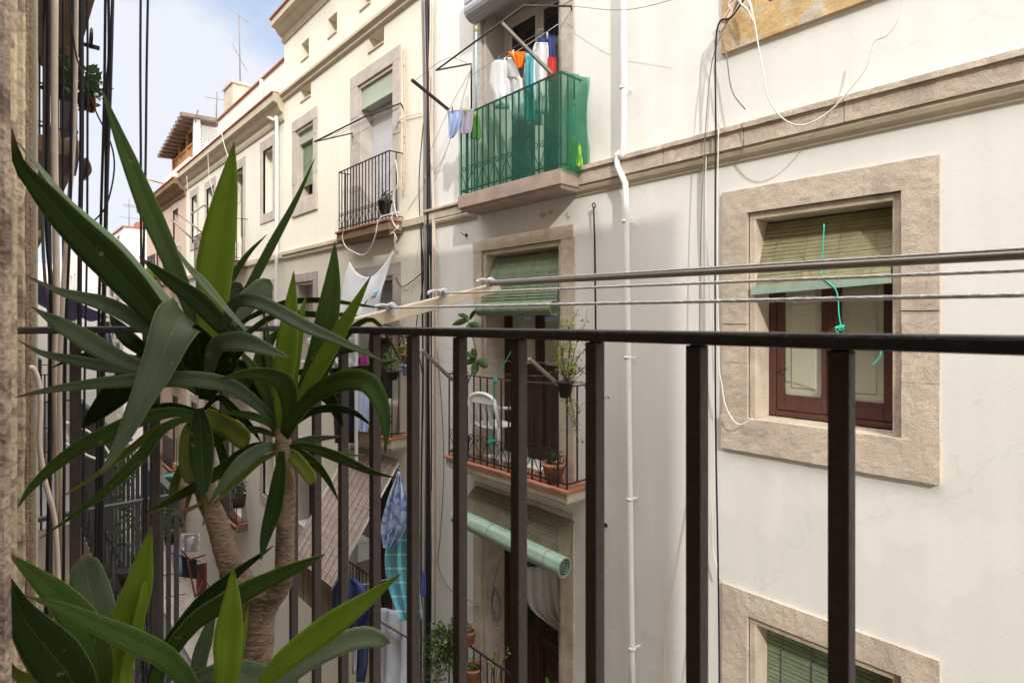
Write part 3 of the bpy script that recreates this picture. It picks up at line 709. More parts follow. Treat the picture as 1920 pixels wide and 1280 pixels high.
# ------------------------------------------------------------------ houses further along
def far_house(nm, label, y0, y1, top, m, cols, corn, cm='mould', X=D, p=.24, balm='stone', lv=(1.43, -1.62, -4.7)):
    t = thing(nm, label, 'building', (X, (y0 + y1) / 2, G)); hs = []
    for k, a, b, *_ in cols:
        for z in lv:
            hs.append((a, b, z + .01, z + 2.25) if k in 'bd' else (a, b, z + .92, z + 2.3))
    wall('wall', X, y0, y1, G, top, hs, M[m], t, thick=.3)
    for k, a, b, *opt in cols:
        for li, z in enumerate(lv):
            zz = (z + .01, z + 2.25) if k in 'bd' else (z + .92, z + 2.3)
            mb = MB(); s = .16; X0 = X - .02
            mb.box(X0, X + .05, a - s, b + s, zz[1], zz[1] + .22)
            for q in ((a - s, a), (b, b + s)): mb.box(X0, X + .05, q[0], q[1], zz[0] if k in 'bd' else zz[0] - .2, zz[1])
            if k not in 'bd': mb.box(X0, X + .05, a, b, zz[0] - .2, zz[0])
            mb.build('stone_surround', M['stone_grey'], t, bevel=.005)
            st_ = opt[0][li] if opt else 'g'
            if st_ == 'w': slatted(t, X + .2, a + .004, b - .004, zz[0], zz[1], 'shutter', .05)
            elif st_ == 'n': slatted(t, X + .2, a + .004, b - .004, zz[0] + .7, zz[1], 'greenslat', .05); MB().box(X + .26, X + .28, a, b, zz[0], zz[1]).build('door_leaf', M['panel'], t)
            elif st_ == 'p': MB().box(X + .16, X + .2, a + .002, b - .002, zz[0], zz[1]).build('boarded_panel', M['panel'], t)
            elif st_ == 'd': casement(t, X + .22, a + .002, b - .002, zz[0], zz[1], fm='wood_brown', pm='glass')
            else: casement(t, X + .22, a + .002, b - .002, zz[0], zz[1], fm='alu', pm='panel')
            if k == 'b': balcony(t, X - .27, X, a - .32, b + .32, z, z + .96, 11, slabm=balm, tile=True, thick=.17, band=.26, barr=.008)
    cornice(t, X, y0, y1, corn[0], corn[1], p, cm)
    mb = MB(); mb.box(X - .06, X + .04, y0 + .005, y1 - .005, lv[0] - .14, lv[0] - .03); mb.box(X - .06, X + .04, y0 + .005, y1 - .005, lv[1] - .14, lv[1] - .03)
    mb.build('string_course', M['mould'], t)
    return t
W3 = far_house('apartment_building', 'pale house beyond the cream one, with a white downpipe and iron balconies', 11.645, 19.9, 4.59, 'pale',
   [('w', 12.32, 12.95, 'pdg'), ('b', 14.30, 15.20, 'ngd'), ('b', 16.75, 17.55, 'gww'), ('w', 18.55, 19.2, 'gdg')], (4.08, 4.58), balm='soffit')
W4 = far_house('apartment_building', 'pinkish house with brown eaves beyond the pale house', 19.905, 26.3, 4.43, 'pink',
   [('b', 20.9, 21.7, 'gwg'), ('b', 23.6, 24.4, 'gdw')], (3.92, 4.42), cm='soffit', p=.34, balm='soffit')
MB().tube(line([(490, 150), (490, 205), (494, 214), (514, 226), (519, 236), (519, 420), (517, 680), (516, 900)], D - .1), .035, 8, samp=50).build('downpipe', M['white_paint'], W3)
W5 = thing('apartment_building', 'white rendered block at the far end of the street, above the leaf tips', 'building', (D, 36, G))
wall('wall', D, 32, 42, G, 4.42, [(33.2 + 2 * k, 34.1 + 2 * k, z, z + 1.5) for k in range(4) for z in (.6, 2.7, -2, -4.6)], M['white_far'], W5)
for k in range(4):
    for z in (.6, 2.7, -2, -4.6): casement(W5, D + .2, 33.2 + 2 * k, 34.1 + 2 * k, z, z + 1.5, fm='wood_brown', pm='glass')
for k in range(2):
    for z in (2.0, -.9): balcony(W5, D - .45, D, 33 + 2 * k, 34.4 + 2 * k, z, z + .9, 8, tile=False, scrolls=False, barr=.012)
MB().box(D - .05, D + 6, 31.97, 42, 4.421, 4.50).build('roof_edge', M['terracotta'], W5)
MB().box(D + 1.0, D + 1.9, 35, 36, 4.5, 5.2).build('chimney', M['terracotta'], W5)
W6 = thing('apartment_building', 'tall pale house closing the street in the far distance', 'building', (0, 58, G))
wall('wall', 3.6, 44, 75, G, 4.8, [(46 + 2.4 * k, 47 + 2.4 * k, z, z + 1.6) for k in range(6) for z in (-4.5, -1.5, 1.5)], M['white_far'], W6)
MB().box(-6, 4.5, 76, 79, G, 6).build('end_wall', M['white_far'], W6)
for k in range(6):
    for z in (-4.5, -1.5, 1.5): casement(W6, 3.8, 46 + 2.4 * k, 47 + 2.4 * k, z, z + 1.6, fm='wood_brown', pm='glass')
# roof shed, chimney, antennas
S = thing('roof_shed', 'timber roof shed with brown corrugated roof and lattice side, on the pale house roof', 'shed', (4.9, 21, 5.3))
mb = MB(); X0 = 4.62
mb.box(X0 + .02, X0 + .05, 20.3, 23.4, 5.15, 5.25)
for y in (20.25, 21.3, 22.4, 23.4): mb.box(X0, X0 + .09, y, y + .09, 5.15, 6.3)
for z in (5.2, 5.75, 6.25): mb.box(X0 + .01, X0 + .07, 20.3, 23.4, z, z + .07)
mb.build('timber_frame', M['timber'], S)
MB().box(X0 + .05, X0 + .06, 20.35, 23.4, 5.2, 5.75).build('boarding', M['timber'], S)
MB().box(X0 + .05, X0 + .06, 20.35, 23.4, 5.83, 6.24).build('window', M['glass'], S)
MB().box(X0 - .06, X0 + .12, 20.10, 20.24, 5.05, 6.42).build('corner_post', M['white_paint'], S)
la = MB()
for k in range(-9, 12):
    for sg in (1, -1):
        a, b = V((X0 + .1 + k * .1, 20.2 + .012 * sg, 5.2)), V((X0 + .1 + k * .1 + sg * 1.1, 20.2 + .012 * sg, 6.3))
        if sg < 0: a.x += .55; b.x += .55
        lo, hi = X0 + .1, X0 + .75
        ts = sorted(((lo - a.x) / (b.x - a.x), (hi - a.x) / (b.x - a.x))); t0, t1 = max(0, ts[0]), min(1, ts[1])
        if t1 > t0: la.beam(a.lerp(b, t0), a.lerp(b, t1), .022, .01, up=(0, 1, 0))
MB().box(X0 + .12, X0 + .74, 20.23, 20.24, 5.8, 6.28).build('dark_screen', M['plastic_black'], S)
la.build('lattice', M['white_paint'], S)
rf = MB()
for k in range(12):
    y = 20.0 + .31 * k; z = 6.50 - .05 * k
    rf.hull([(X0 - .42, y, z - .09), (X0 - .42, y + .30, z - .06), (X0 - .42, y + .30, z + .08), (X0 - .42, y, z + .02)], [(X0 + .7, y, z - .04), (X0 + .7, y + .30, z - .01), (X0 + .7, y + .30, z + .13), (X0 + .7, y, z + .07)])
rf.build('roof', M['roof'], S)
MB().box(4.40, 4.85, 20.0, 23.5, 4.44, 5.16).build('base_wall', M['pale'], S)
ch = thing('chimney_stack', 'stubby stone chimney on the pale house roof beside the antennas', 'chimney', (4.7, 17, 5.5))
MB().box(4.6, 5.05, 16.2, 17.0, 4.6, 6.35).build('shaft', M['stone'], ch)
MB().box(4.56, 5.09, 16.16, 17.04, 6.351, 6.42).build('cap', M['stone_grey'], ch)
pw = MB().box(D + .02, D + .25, 11.70, 16.5, 4.60, 5.34).build('parapet', M['pale'], W3)
MB().box(D + .35, D + .6, 16.55, 19.9, 4.60, 4.98).build('low_parapet', M['stone'], W3, bevel=.02)
MB().box(D - .02, D + .29, 11.70, 16.5, 5.341, 5.375).build('parapet_coping', M['terracotta'], W3)
def antenna(label, base, top, bars):
    t = thing('tv_antenna', label, 'antenna', base, 'TV antennas on the roofs')
    MB().tube([base, top], .018, 6).build('mast', M['cable_grey'], t)
    mb = MB()
    for s, dv, n, el in bars:
        c = V(base).lerp(V(top), s); dv = V(dv); mb.tube([c - dv * .5, c + dv * .5], .008, 5)
        side = dv.cross(V((0, 0, 1))).normalized() if abs(dv.normalized().z) < .9 else V((1, 0, 0))
        for k in range(n): q = c + dv * (-.5 + (k + .5) / n); mb.tube([q - side * el, q + side * el], .005, 4)
    mb.build('aerial', M['cable_grey'], t)
antenna('tall bare TV antenna mast with crossed rods above the pale house', P(451, 190, 4.9), P(448, 18, 4.9), [(.47, (.45, .2, -.55), 2, .03), (.93, (.3, -.6, -.5), 0, 0)])
antenna('TV antenna with long comb aerial behind the roof shed', P(405, 240, 4.9), P(407, 172, 4.9), [(.80, (-.35, 1.3, .40), 16, .035)])
antenna('small far TV antenna on the white block at the street end', P(242, 428, 5), P(242, 372, 5), [(.75, (.2, .9, 0), 7, .25), (.35, (.9, .1, 0), 5, .2)])
antenna('slanting grey pole antenna rising beside the roof shed lattice', P(366, 232, 4.6), P(371, 206, 4.6), [(.9, (.05, .08, .02), 2, .04)])
# ------------------------------------------------------------------ blinds
hanging_mat('slat_blind', 'olive slatted blind hanging in the big sunlit window above the red framed shutters',
   ((D + .20, 1.985, .77), (D + .20, 1.095, .77)), ((D + .0, 2.0, .255), (D + .0, 1.10, .30)), 'oliveslat', .032, group='wooden slat blinds', cordm='cable_grey', cord_r=.0018)
bb = MB(); bb.beam((D - .012, 2.01, .235), (D - .012, 1.095, .28), .03, .06); bb.build('slat_blind_rail', M['aqua'], bpy.data.objects['slat_blind'])
bpy.data.objects['slat_blind_rail'].name = 'bottom_rail'
cable('turquoise blind cord knotted in front of the red window shutters', line([(1545, 420), (1543, 470), (1540, 515), (1568, 545), (1573, 590), (1577, 612)], D - .03), .0045, 'green_cord', name='cord', cat='cord')
kn = MB(); rnd = random.Random(2)
kn.tube([P(1577, 612, D - .03) + V((rnd.gauss(0, .012), rnd.gauss(0, .02), rnd.gauss(0, .02))) for _ in range(9)] + [P(1600, 640, D - .03), P(1640, 650, D - .03), P(1652, 660, D - .03), P(1645, 675, D - .03), P(1634, 684, D - .03)], .0045, 5, samp=60)
kn.build('knot', M['green_cord'], bpy.data.objects['cord'])
hanging_mat('slat_blind', 'green slatted blind closing the lower sunlit window at the bottom right',
   ((D + .21, 1.985, -2.33), (D + .21, 1.095, -2.33)), ((D + .20, 1.985, -3.8), (D + .20, 1.095, -3.8)), 'greenslat', .032, group='wooden slat blinds', cordm='cable_grey', cord_r=.006)
hanging_mat('slat_blind', 'green blind rolled halfway over the balcony door behind the white chair',
   ((D + .16, 5.23, .76), (D + .16, 4.075, .76)), ((D - .02, 5.26, .18), (D - .02, 4.05, .18)), 'greenslat', .032, group='wooden slat blinds', roll=.075, bow=.05, cordm='cable_grey', cord_r=.002)
hanging_mat('slat_blind', 'long aqua and brown reed blind rolled up outside the lowest balcony door',
   ((D - .03, 5.38, -1.97), (D - .03, 3.80, -1.99)), ((4.08, 5.42, -2.24), (4.08, 3.70, -2.30)), 'brownreed', .016, group='wooden slat blinds', roll=.095, rollm='aqua', bow=.04, cordm='cable_grey', cord_r=.002)
aw = hanging_mat('reed_awning', 'slanting brown reed awning stretched out over the lower left balcony',
   ((4.2, 8.5, -2.0), (4.2, 7.08, -2.0)), ((3.30, 8.72, -3.55), (3.30, 7.27, -3.55)), 'reedpale', .030, cords=9, cordm='cable_dark', cat='awning')
MB().tube([(4.2, 8.52, -2.0), (3.29, 8.74, -3.57)], .016, 8).tube([(4.2, 7.06, -2.0), (3.29, 7.25, -3.57)], .012, 8).build('side_pole', M['shutter'], aw)
hanging_mat('reed_awning', 'darker brown reed screen hanging straight down under the slanting awning',
   ((3.42, 8.9, -3.55), (3.42, 7.55, -3.55)), ((3.44, 8.9, -4.25), (3.44, 7.55, -4.25)), 'reed', .030, cords=6, cordm='cable_dark', cat='awning')
# ------------------------------------------------------------------ netted balcony
net = MB(); xr = 3.985
def netwall(pts, z0, z1, nz=8):
    rows = []
    for j in range(nz + 1):
        r = []
        for k, p in enumerate(pts):
            z = z0 + (z1 - z0) * j / nz
            r.append(V((p[0] + .012 * noise3(k * .7, j * .5, 1), p[1] + .012 * noise3(k * .7, j * .5, 7), z)))
        rows.append(r)
    net.grid(rows)
netwall([(xr, 5.36 - 1.64 * k / 20, 0) for k in range(21)] + [(xr + .36 * k / 8, 3.71 - .05 * k / 8, 0) for k in range(1, 9)], 1.44, 2.40)
net.build('shade_net', M['net'], None, label='green shade net wrapped around the sunny upper balcony railing', cat='net')
net2 = MB(); rows = []
for j in range(9): rows.append([V((4.02 + .27 * k / 6, 3.70 - .05 * k / 6 - .03 * math.sin(k * 2.1 + j), 1.46 + .93 * j / 8)) for k in range(7)])
net2.grid(rows); net2.build('shade_net', M['net'], None, label='extra fold of green net bunched at the right end of the sunny balcony', cat='net')
def broom(label, x, ytop, yneck, ybot, X, w, grp='brooms on the balcony'):
    t = thing('broom', label, 'broom', P(x, ybot, X), grp)
    a, b, c = P(x, ytop, X), P(x, yneck, X), P(x, ybot, X)
    MB().tube([a, b], .011, 8).build('handle', M['sky_pole'], t)
    MB().tube([a, a + V((0, 0, .06))], .013, 8).tube([b + V((0, 0, .03)), b - V((0, 0, .05))], .02, 8).build('grip', M['brush_green'], t)
    rnd = random.Random(int(x)); br = MB()
    for _ in range(90):
        u, v_ = rnd.uniform(-1, 1), rnd.uniform(-1, 1); br.tube([b + V((v_ * .02, u * w * .7, -.04)), c + V((v_ * .05, u * w, rnd.uniform(0, .02)))], .005, 3)
    br.build('bristles', M['brush_green'], t)
broom('tall blue broom standing upside at the left end of the netted balcony', 893, 60, 213, 262, 4.08, .055)
broom('blue broom with wide lime bristles behind the net at the right end', 1076, 200, 262, 318, 4.20, .10)
# clothes on the netted balcony
cloth('tshirt', 'crumpled white shirt leftmost on the sunny line', 'shirt', [(113, 926, 948), (118, 922, 950), (135, 920, 950), (160, 918, 950), (178, 922, 952), (205, 928, 954)], 4.06, M['white_cloth'], .018, 1, seed=1)
cloth('tshirt', 'white short sleeved shirt pegged beside the orange garment', 'shirt', [(108, 946, 966), (120, 944, 968), (145, 944, 976), (150, 950, 980), (185, 954, 984), (225, 960, 988)], 4.12, M['white_cloth'], .02, 1, seed=2)
cloth('underpants', 'bright orange garment hanging in front of the dark window', 'garment', [(97, 953, 985), (102, 955, 985), (112, 962, 983), (122, 968, 980), (129, 972, 977)], 4.08, M['orange'], .02, 3, seed=3)
cloth('towel', 'narrow teal cloth strip hanging between the white shirts', 'towel', [(100, 985, 1001), (150, 985, 1000), (210, 986, 1003), (228, 984, 1004)], 4.05, M['teal'], .025, 2, seed=4)
cloth('tshirt', 'long white shirt hanging right of the teal strip, behind the pole', 'shirt', [(80, 1005, 1026), (90, 1000, 1028), (130, 995, 1029), (170, 998, 1028), (215, 996, 1030)], 4.10, M['white_cloth'], .018, 2, seed=5)
cloth('shirt', 'second white shirt in the middle, sleeves hanging behind the net', 'shirt', [(118, 984, 1004), (150, 980, 1012), (175, 976, 1010), (215, 978, 1016), (235, 980, 1018)], 4.16, M['greywhite'], .018, 2, seed=6)
cloth('towel', 'dark navy towel pegged at the right end of the sunny line', 'towel', [(66, 1008, 1040), (75, 1009, 1040), (100, 1014, 1040), (128, 1022, 1041)], 4.16, M['navy'], .015, 2, seed=7)
cloth('shopping_bag', 'red woven bag hanging at the right end of the clothes line', 'bag', [(108, 1029, 1040), (112, 1027, 1042), (150, 1026, 1042)], 4.07, M['red'], .01, 1, seed=8)
cloth('trousers', 'small sky blue trousers pegged on the dark stick left of the net', 'trousers', [(206, 839, 867), (212, 840, 866), (228, 841, 864), (250, 841, 856), (259, 842, 849)], 3.92, M['lightblue'], .018, 2, seed=9)
cloth('cloth_rag', 'lilac grey rag with pale hem beside the small blue trousers', 'cloth', [(205, 866, 888), (215, 865, 887), (240, 863, 885), (251, 865, 882)], 3.95, M['bluegrey'], .012, 2, seed=10)
peg = 0
for lab, x, y, m, X in (('red peg on the small blue trousers', 848, 206, 'red', 3.92), ('orange peg between the blue trousers and the grey rag', 866, 208, 'orange', 3.93), ('lime peg on the lilac grey rag', 873, 208, 'brush_green', 3.94), ('wooden peg above the leftmost white shirt', 935, 112, 'grey_pole', 4.06), ('dark peg above the short sleeved white shirt', 950, 108, 'iron', 4.1), ('pale peg above the orange garment', 962, 100, 'white_paint', 4.08), ('white peg on the navy towel', 1026, 68, 'white_paint', 4.15)):
    p = P(x, y, X); q = MB()
    q.beam(p + V((0, .004, .035)), p + V((0, -.001, -.03)), .012, .006, up=(1, 0, 0)); q.beam(p + V((0, -.006, .035)), p + V((0, -.002, -.03)), .012, .006, up=(1, 0, 0))
    q.build('clothes_peg', M[m], None, label=lab, cat='peg', group='clothes pegs on the sunny balcony')
cable('thin clothes line carrying the white shirts on the sunny balcony', [P(905, 128, 4.09), P(970, 96, 4.09), P(1046, 46, 4.12)], .003, 'cable_white', name='clothes_line', cat='clothes line')
cable('second thin clothes line under the iron drying frame', [P(878, 146, 4.0), P(960, 92, 3.9), P(1010, 62, 3.9)], .003, 'cable_grey', name='clothes_line', cat='clothes line')
fr = thing('clothes_dryer', 'iron drying frame folded out above the sunny netted balcony', 'clothes dryer', P(883, 205, 4.1))
MB().tube([P(1072, 20, D - .01), P(1071, 12, D - .05), P(983, 11, 3.62), P(818, 132, 3.58), P(883, 120, 4.1), P(884, 130, 4.12), P(884, 205, 4.12)], .010, 6).build('rod', M['iron'], fr)
fr2 = thing('clothes_dryer', 'thin iron drying frame jutting from the balcony with the white shutter', 'clothes dryer', P(757, 205, D - .05))
MB().tube([P(757, 205, XB), P(751, 194, XB - .08), P(690, 216, 3.5), P(590, 266, 3.2), P(660, 250, XB - .1), P(660, 258, XB)], .011, 6).build('rod', M['iron'], fr2)
wl = MB()
for (a, b) in (((600, 262, 3.3), (752, 198, 4.1)), ((620, 258, 3.45), (750, 202, 4.1)), ((660, 258, 4.2), (745, 205, 4.1))): wl.tube([P(*a), P(*b)], .004, 4)
wl.build('line', M['cable_grey'], fr2)
def stick(label, a, b, r, m, cat='pole'): return MB().beam(P(*a), P(*b), r * 2, r * 1.7).build('pole', M[m], None, label=label, cat=cat)
stick('weathered grey pole leaning out across the laundry of the netted balcony', (1034, 138, 3.99), (941, 44, 3.55), .016, 'grey_pole')
stick('dark pole sticking out left from the netted balcony with trousers on it', (842, 207, 3.98), (772, 150, 3.35), .015, 'iron')
stick('dark tube sticking out left from the balcony with the white chair', (848, 712, 4.0), (790, 656, 3.45), .018, 'steel')
stick('dark tube sticking out over the railing near the hanging shrub', (1048, 722, 4.0), (992, 672, 3.5), .016, 'steel')
for k, (lab, pts, m) in enumerate((('upper wire from the dark stick to the netted balcony rail', [(776, 153, 3.4), (838, 110, 3.6), (883, 122, 4.1)], 'cable_grey'), ('slack wire sagging between the drying frame and the dark stick', [(815, 340, 4.2), (850, 245, 4.1), (884, 128, 4.1)], 'cable_grey'), ('wire from the drying frame down the white wall', [(800, 300, 4.25), (840, 210, 4.1), (884, 130, 4.1)], 'cable_grey'), ('long faint wire running right from the iron drying frame across the wall', [(1072, 12, 4.2), (1180, 18, 4.1), (1330, -20, 4.0)], 'cable_grey'))):
    cable(lab, [P(*p) for p in pts], .003, m, name='wire', cat='wire')
# ------------------------------------------------------------------ balcony with the white chair
def chair():
    t = thing('plastic_chair', 'white plastic chair standing on the middle balcony', 'chair', (4.12, 4.95, -1.6)); m = M['plastic_white']
    y0, y1 = 4.70, 5.16; xb, xf = 4.02, 4.27; zs, zt = -1.17, -.82; ym = (y0 + y1) / 2
    s = MB(); rows = [[V((xb + (4.42 - xb) * j / 8, y0 + .02 + (y1 - y0 - .04) * k / 10, zs - .02 * math.sin(k / 10 * math.pi) + .01)) for k in range(11)] for j in range(9)]
    s.grid(rows); s.build('seat', m, t, solid=.02)
    b = MB(); n = 24; arc = []
    for k in range(n + 1):
        a = math.pi * k / n; arc.append(V((xb - .03, ym - (y1 - y0) / 2 * math.cos(a), zt - .12 + .14 * math.sin(a) ** .7)))
    b.tube([V((xb + .04, y0, zs))] + arc + [V((xb + .04, y1, zs))], .022, 8)
    for f in (.28, .5, .72): b.beam((xb + .02, y0 + (y1 - y0) * f, zs), (xb - .03, y0 + (y1 - y0) * f, zt - .01), .055, .012, up=(1, 0, 0))
    b.beam((xb - .031, y0 + .04, zt - .04), (xb - .031, y1 - .04, zt - .04), .012, .10)
    b.build('backrest', m, t, bevel=.004)
    for y in (y0, y1):
        MB().tube([(xb, y, zt - .12), (4.2, y, zt - .14), (4.38, y, zt - .17), (4.41, y, zs)], .018, 8, samp=14).build('armrest', m, t)
        for x in (xb + .02, 4.41):
            d = .04 if y > ym else -.04
            MB().hull([(x - .02, y - .02, zs), (x + .02, y - .02, zs), (x + .02, y + .02, zs), (x - .02, y + .02, zs)], [(x - .012, y + d - .015, -1.598), (x + .012, y + d - .015, -1.598), (x + .012, y + d + .015, -1.598), (x - .012, y + d + .015, -1.598)]).build('leg', m, t, bevel=.003)
chair()
def pot(name, label, c, r, h, m, plant=None, n=120, rad=None, size=.04, stems=0, group=None, seed=3, flower=None):
    t = thing(name, label, 'potted plant' if plant else 'pot', c, group); c = V(c)
    MB().lathe(c, [(r * .68, 0), (r * .95, h * .82), (r * 1.06, h * .82), (r * 1.06, h), (r * .93, h), (r * .90, h * .88)]).build('pot', M[m], t)
    MB().lathe(c + V((0, 0, h * .86)), [(r * .9, 0), (r * .88, .006)]).build('soil', M['soil'], t)
    rnd = random.Random(seed)
    if plant:
        rad = rad or (r * 1.5, r * 1.5, r * 1.5); pc = c + V((0, 0, h + rad[2] * .8))
        MB().leafbits(pc, rad, n, size, rnd).build('foliage', M[plant], t)
        if flower: MB().leafbits(pc + V((-.03, 0, rad[2] * .3)), [q * 1.05 for q in rad], n // 2, size * .8, rnd).build('flowers', M[flower], t)
        sb = MB()
        for k in range(max(stems, 4)):
            e = pc + V((rnd.gauss(0, rad[0] * .5), rnd.gauss(0, rad[1] * .5), rnd.uniform(-.2, .8) * rad[2])); sb.tube([c + V((rnd.gauss(0, r * .2), rnd.gauss(0, r * .2), h * .85)), c.lerp(e, .6) + V((rnd.gauss(0, .01), rnd.gauss(0, .01), h * .3)), e], .005, 4, samp=6)
        sb.build('stem', M['twig'], t)
    return t
pot('potted_plant', 'terracotta pot with small green plant on the floor of the middle balcony', (4.10, 3.93, -1.6), .115, .2, 'terracotta', 'foliage', 40, (.07, .07, .06), .05)
# ficus on the left of the middle balcony
fc = thing('ficus_plant', 'young rubber plant with a few broad leaves left of the balcony door', 'plant', (4.08, 5.42, -1.6))
MB().lathe((4.08, 5.42, -1.6), [(.07, 0), (.10, .2), (.11, .2), (.11, .23), (.09, .22)]).build('pot', M['plastic_black'], fc)
MB().tube([(4.08, 5.42, -1.4), (4.07, 5.38, -.9), P(893, 670, 4.06), P(880, 615, 4.06), P(877, 590, 4.06)], .010, 6, samp=16, r1=.005).build('stem', M['twig'], fc)
def broad(par, base, tip, w, m):
    b, t_ = V(base), V(tip); d = t_ - b; vw = (b + t_).normalized(); s = d.cross(vw).normalized(); nn = s.cross(d).normalized(); rows = []
    for j in range(9):
        u = j / 8; ww = w * math.sin(math.pi * min(u * .94 + .04, 1)) ** .8
        rows.append([b + d * u - V((0, 0, 1)) * .03 * u * u + s * ww * k + nn * .25 * ww * abs(k) for k in (-1, -.5, 0, .5, 1)])
    MB().grid(rows).build('leaf', M[m], par, solid=.0015)
for a, b, wd in (((878, 600), (848, 604), 8), ((878, 596), (858, 584), 6), ((880, 600), (892, 576), 5), ((880, 606), (903, 612), 8), ((880, 606), (880, 622), 9), ((893, 672), (872, 655), 8), ((894, 676), (915, 682), 11), ((893, 678), (888, 700), 10), ((893, 670), (885, 648), 7), ((893, 676), (868, 676), 8)):
    p, q = P(*a, 4.06), P(*b, 4.02); broad(fc, p, q, wd * .0047, 'foliage')
# hanging shrub right of the middle balcony
hs = thing('hanging_shrub', 'sprawling twiggy shrub with yellow green leaves in a black pot on the railing', 'potted plant', P(1062, 745, 3.97))
pc = P(1060, 745, 3.97)
MB().lathe(pc, [(.05, 0), (.075, .13), (.085, .13), (.085, .155), (.07, .15)]).build('pot', M['plastic_black'], hs)
tw = MB(); lf = MB(); rnd = random.Random(21)
for ends in ((1048, 590), (1062, 600), (1085, 580), (1098, 602), (1110, 640), (1128, 660), (1040, 640), (1055, 660), (1030, 700), (1082, 690), (1070, 640), (1090, 770), (1078, 800), (1085, 830), (1136, 745), (1075, 610), (1100, 700)):
    e = P(*ends, 3.95 + rnd.uniform(-.12, .12)); c0 = pc + V((rnd.gauss(0, .02), rnd.gauss(0, .02), .14)); mid = c0.lerp(e, .5) + V((rnd.gauss(0, .03), rnd.gauss(0, .05), .06))
    pts = catmull([c0, mid, e], 14); tw.tube(pts, .005, 4, r1=.002)
    for p in pts[3:]:
        if rnd.random() < .85: lf.leafbits(p, (.03, .035, .035), 3, .034, rnd)
        if rnd.random() < .3: tw.tube([p, p + V((rnd.gauss(0, .03), rnd.gauss(0, .05), rnd.gauss(.03, .04)))], .002, 3)
tw.build('twig', M['twig'], hs); lf.build('foliage', M['sprout'], hs)
cable('green cord tied between the middle balcony rail and the chair', [P(960, 655, 3.96), P(930, 712, 3.97), P(926, 740, 3.97), P(922, 820, 3.97), P(921, 862, 3.97)], .005, 'green_cord', name='cord', cat='cord')
gk = MB(); rnd = random.Random(4)
for cx, cy in ((928, 714), (921, 826)): gk.tube([P(cx, cy, 3.965) + V((rnd.gauss(0, .012), rnd.gauss(0, .03), rnd.gauss(0, .025))) for _ in range(14)], .005, 5, samp=50)
gk.build('knot', M['green_cord'], bpy.data.objects['cord.001'])
for k, (y, lab) in enumerate(((665, 'highest thin wire strung above the middle balcony'), (690, 'second thin wire strung above the middle balcony'), (702, 'lowest thin wire just over the middle balcony rail'))):
    cable(lab, [P(800, y - 28 + k * 4, 3.9), P(900, y + 6, 3.9), P(1085, y + 18, 3.95)], .002, 'cable_grey', name='wire', cat='wire')
# lower door of the column: curtain, coil, plants
cloth('curtain', 'white curtain tied up in a bunch inside the lowest doorway', 'curtain', [(1062, 985, 1052), (1100, 985, 1056), (1130, 990, 1058), (1148, 1002, 1060), (1165, 1024, 1061), (1182, 1046, 1062)], D + .16, M['white_cloth'], .045, 4, nv=20, seed=12)
co_ = MB(); rnd = random.Random(9)
for k in range(5):
    c = P(930, 1132, D - .03); R = .085 + rnd.uniform(-.015, .02)
    co_.tube([c + V((rnd.uniform(-.01, .01), R * .8 * math.cos(a * .4) + rnd.gauss(0, .004), R * 2.0 * math.sin(a * .4) + rnd.gauss(0, .004))) for a in range(17)], .006, 5)
co_.tube(line([(938, 1045), (925, 1100), (922, 1150), (932, 1168), (940, 1150), (936, 1115), (925, 1165), (938, 1172)], D - .035), .004, 4, samp=50)
co_.build('cable_coil', M['cable_grey'], None, label='grey cable coiled on a hook beside the lowest doorway', cat='cable')
hb_ = thing('trailing_plant', 'trailing green plant spilling over the lowest railing beside the corner cables', 'plant', P(835, 1225, 3.98))
rnd = random.Random(31); lf = MB(); tw = MB()
for k in range(26):
    s_ = P(rnd.uniform(815, 868), rnd.uniform(1180, 1240), 3.97); e = P(rnd.uniform(790, 872), rnd.uniform(1165, 1300), 3.88 + rnd.uniform(-.05, .12)); pts = catmull([s_, s_.lerp(e, .5) + V((-.04, 0, .08)), e], 9); tw.tube(pts, .003, 4)
    for p in pts: lf.leafbits(p, (.04, .05, .05), 5, .045, rnd)
tw.build('stem', M['twig'], hb_); lf.build('foliage', M['foliage'], hb_)
lf2 = MB()
for k in range(30): lf2.leafbits(P(rnd.uniform(800, 870), rnd.uniform(1175, 1290), 3.86), (.03, .05, .05), 2, .045, rnd)
lf2.build('foliage', M['sprout'], hb_)
pot('potted_plant', 'terracotta pot of succulents at the foot of the lowest doorway', P(887, 1275, 3.99), .10, .16, 'terracotta', 'sprout', 60, (.08, .08, .04), .035)
pot('potted_plant', 'terracotta pot half hidden behind a railing bar beside the trailing plant', P(880, 1205, 3.99), .08, .15, 'terracotta', 'fern', 20, (.04, .04, .04), .03, seed=8)
sk = MB(); lf = MB(); rnd = random.Random(14)
for k in range(9):
    b = P(925, 1330, 4.0); e = P(rnd.uniform(915, 960), rnd.uniform(1205, 1260), 4.0); pts = catmull([b, b.lerp(e, .5) + V((0, rnd.gauss(0, .05), 0)), e], 8); sk.tube(pts, .003, 4)
    lf.leafbits(e, (.02, .03, .03), 2, .05, rnd)
t = thing('bare_plant', 'thin bare twigs with a few leaves beside the lowest doorway', 'plant', P(925, 1330, 4.0)); sk.build('twig', M['twig'], t); lf.build('foliage', M['sprout'], t)
t = thing('agave_plant', 'green pointed leaves poking up at the bottom of the lowest doorway', 'plant', P(1036, 1300, 4.05))
for a, b in (((1036, 1330), (1024, 1262)), ((1038, 1330), (1042, 1272)), ((1032, 1330), (1012, 1290))): broad(t, P(*a, 4.05), P(*b, 4.03), .03, 'foliage')
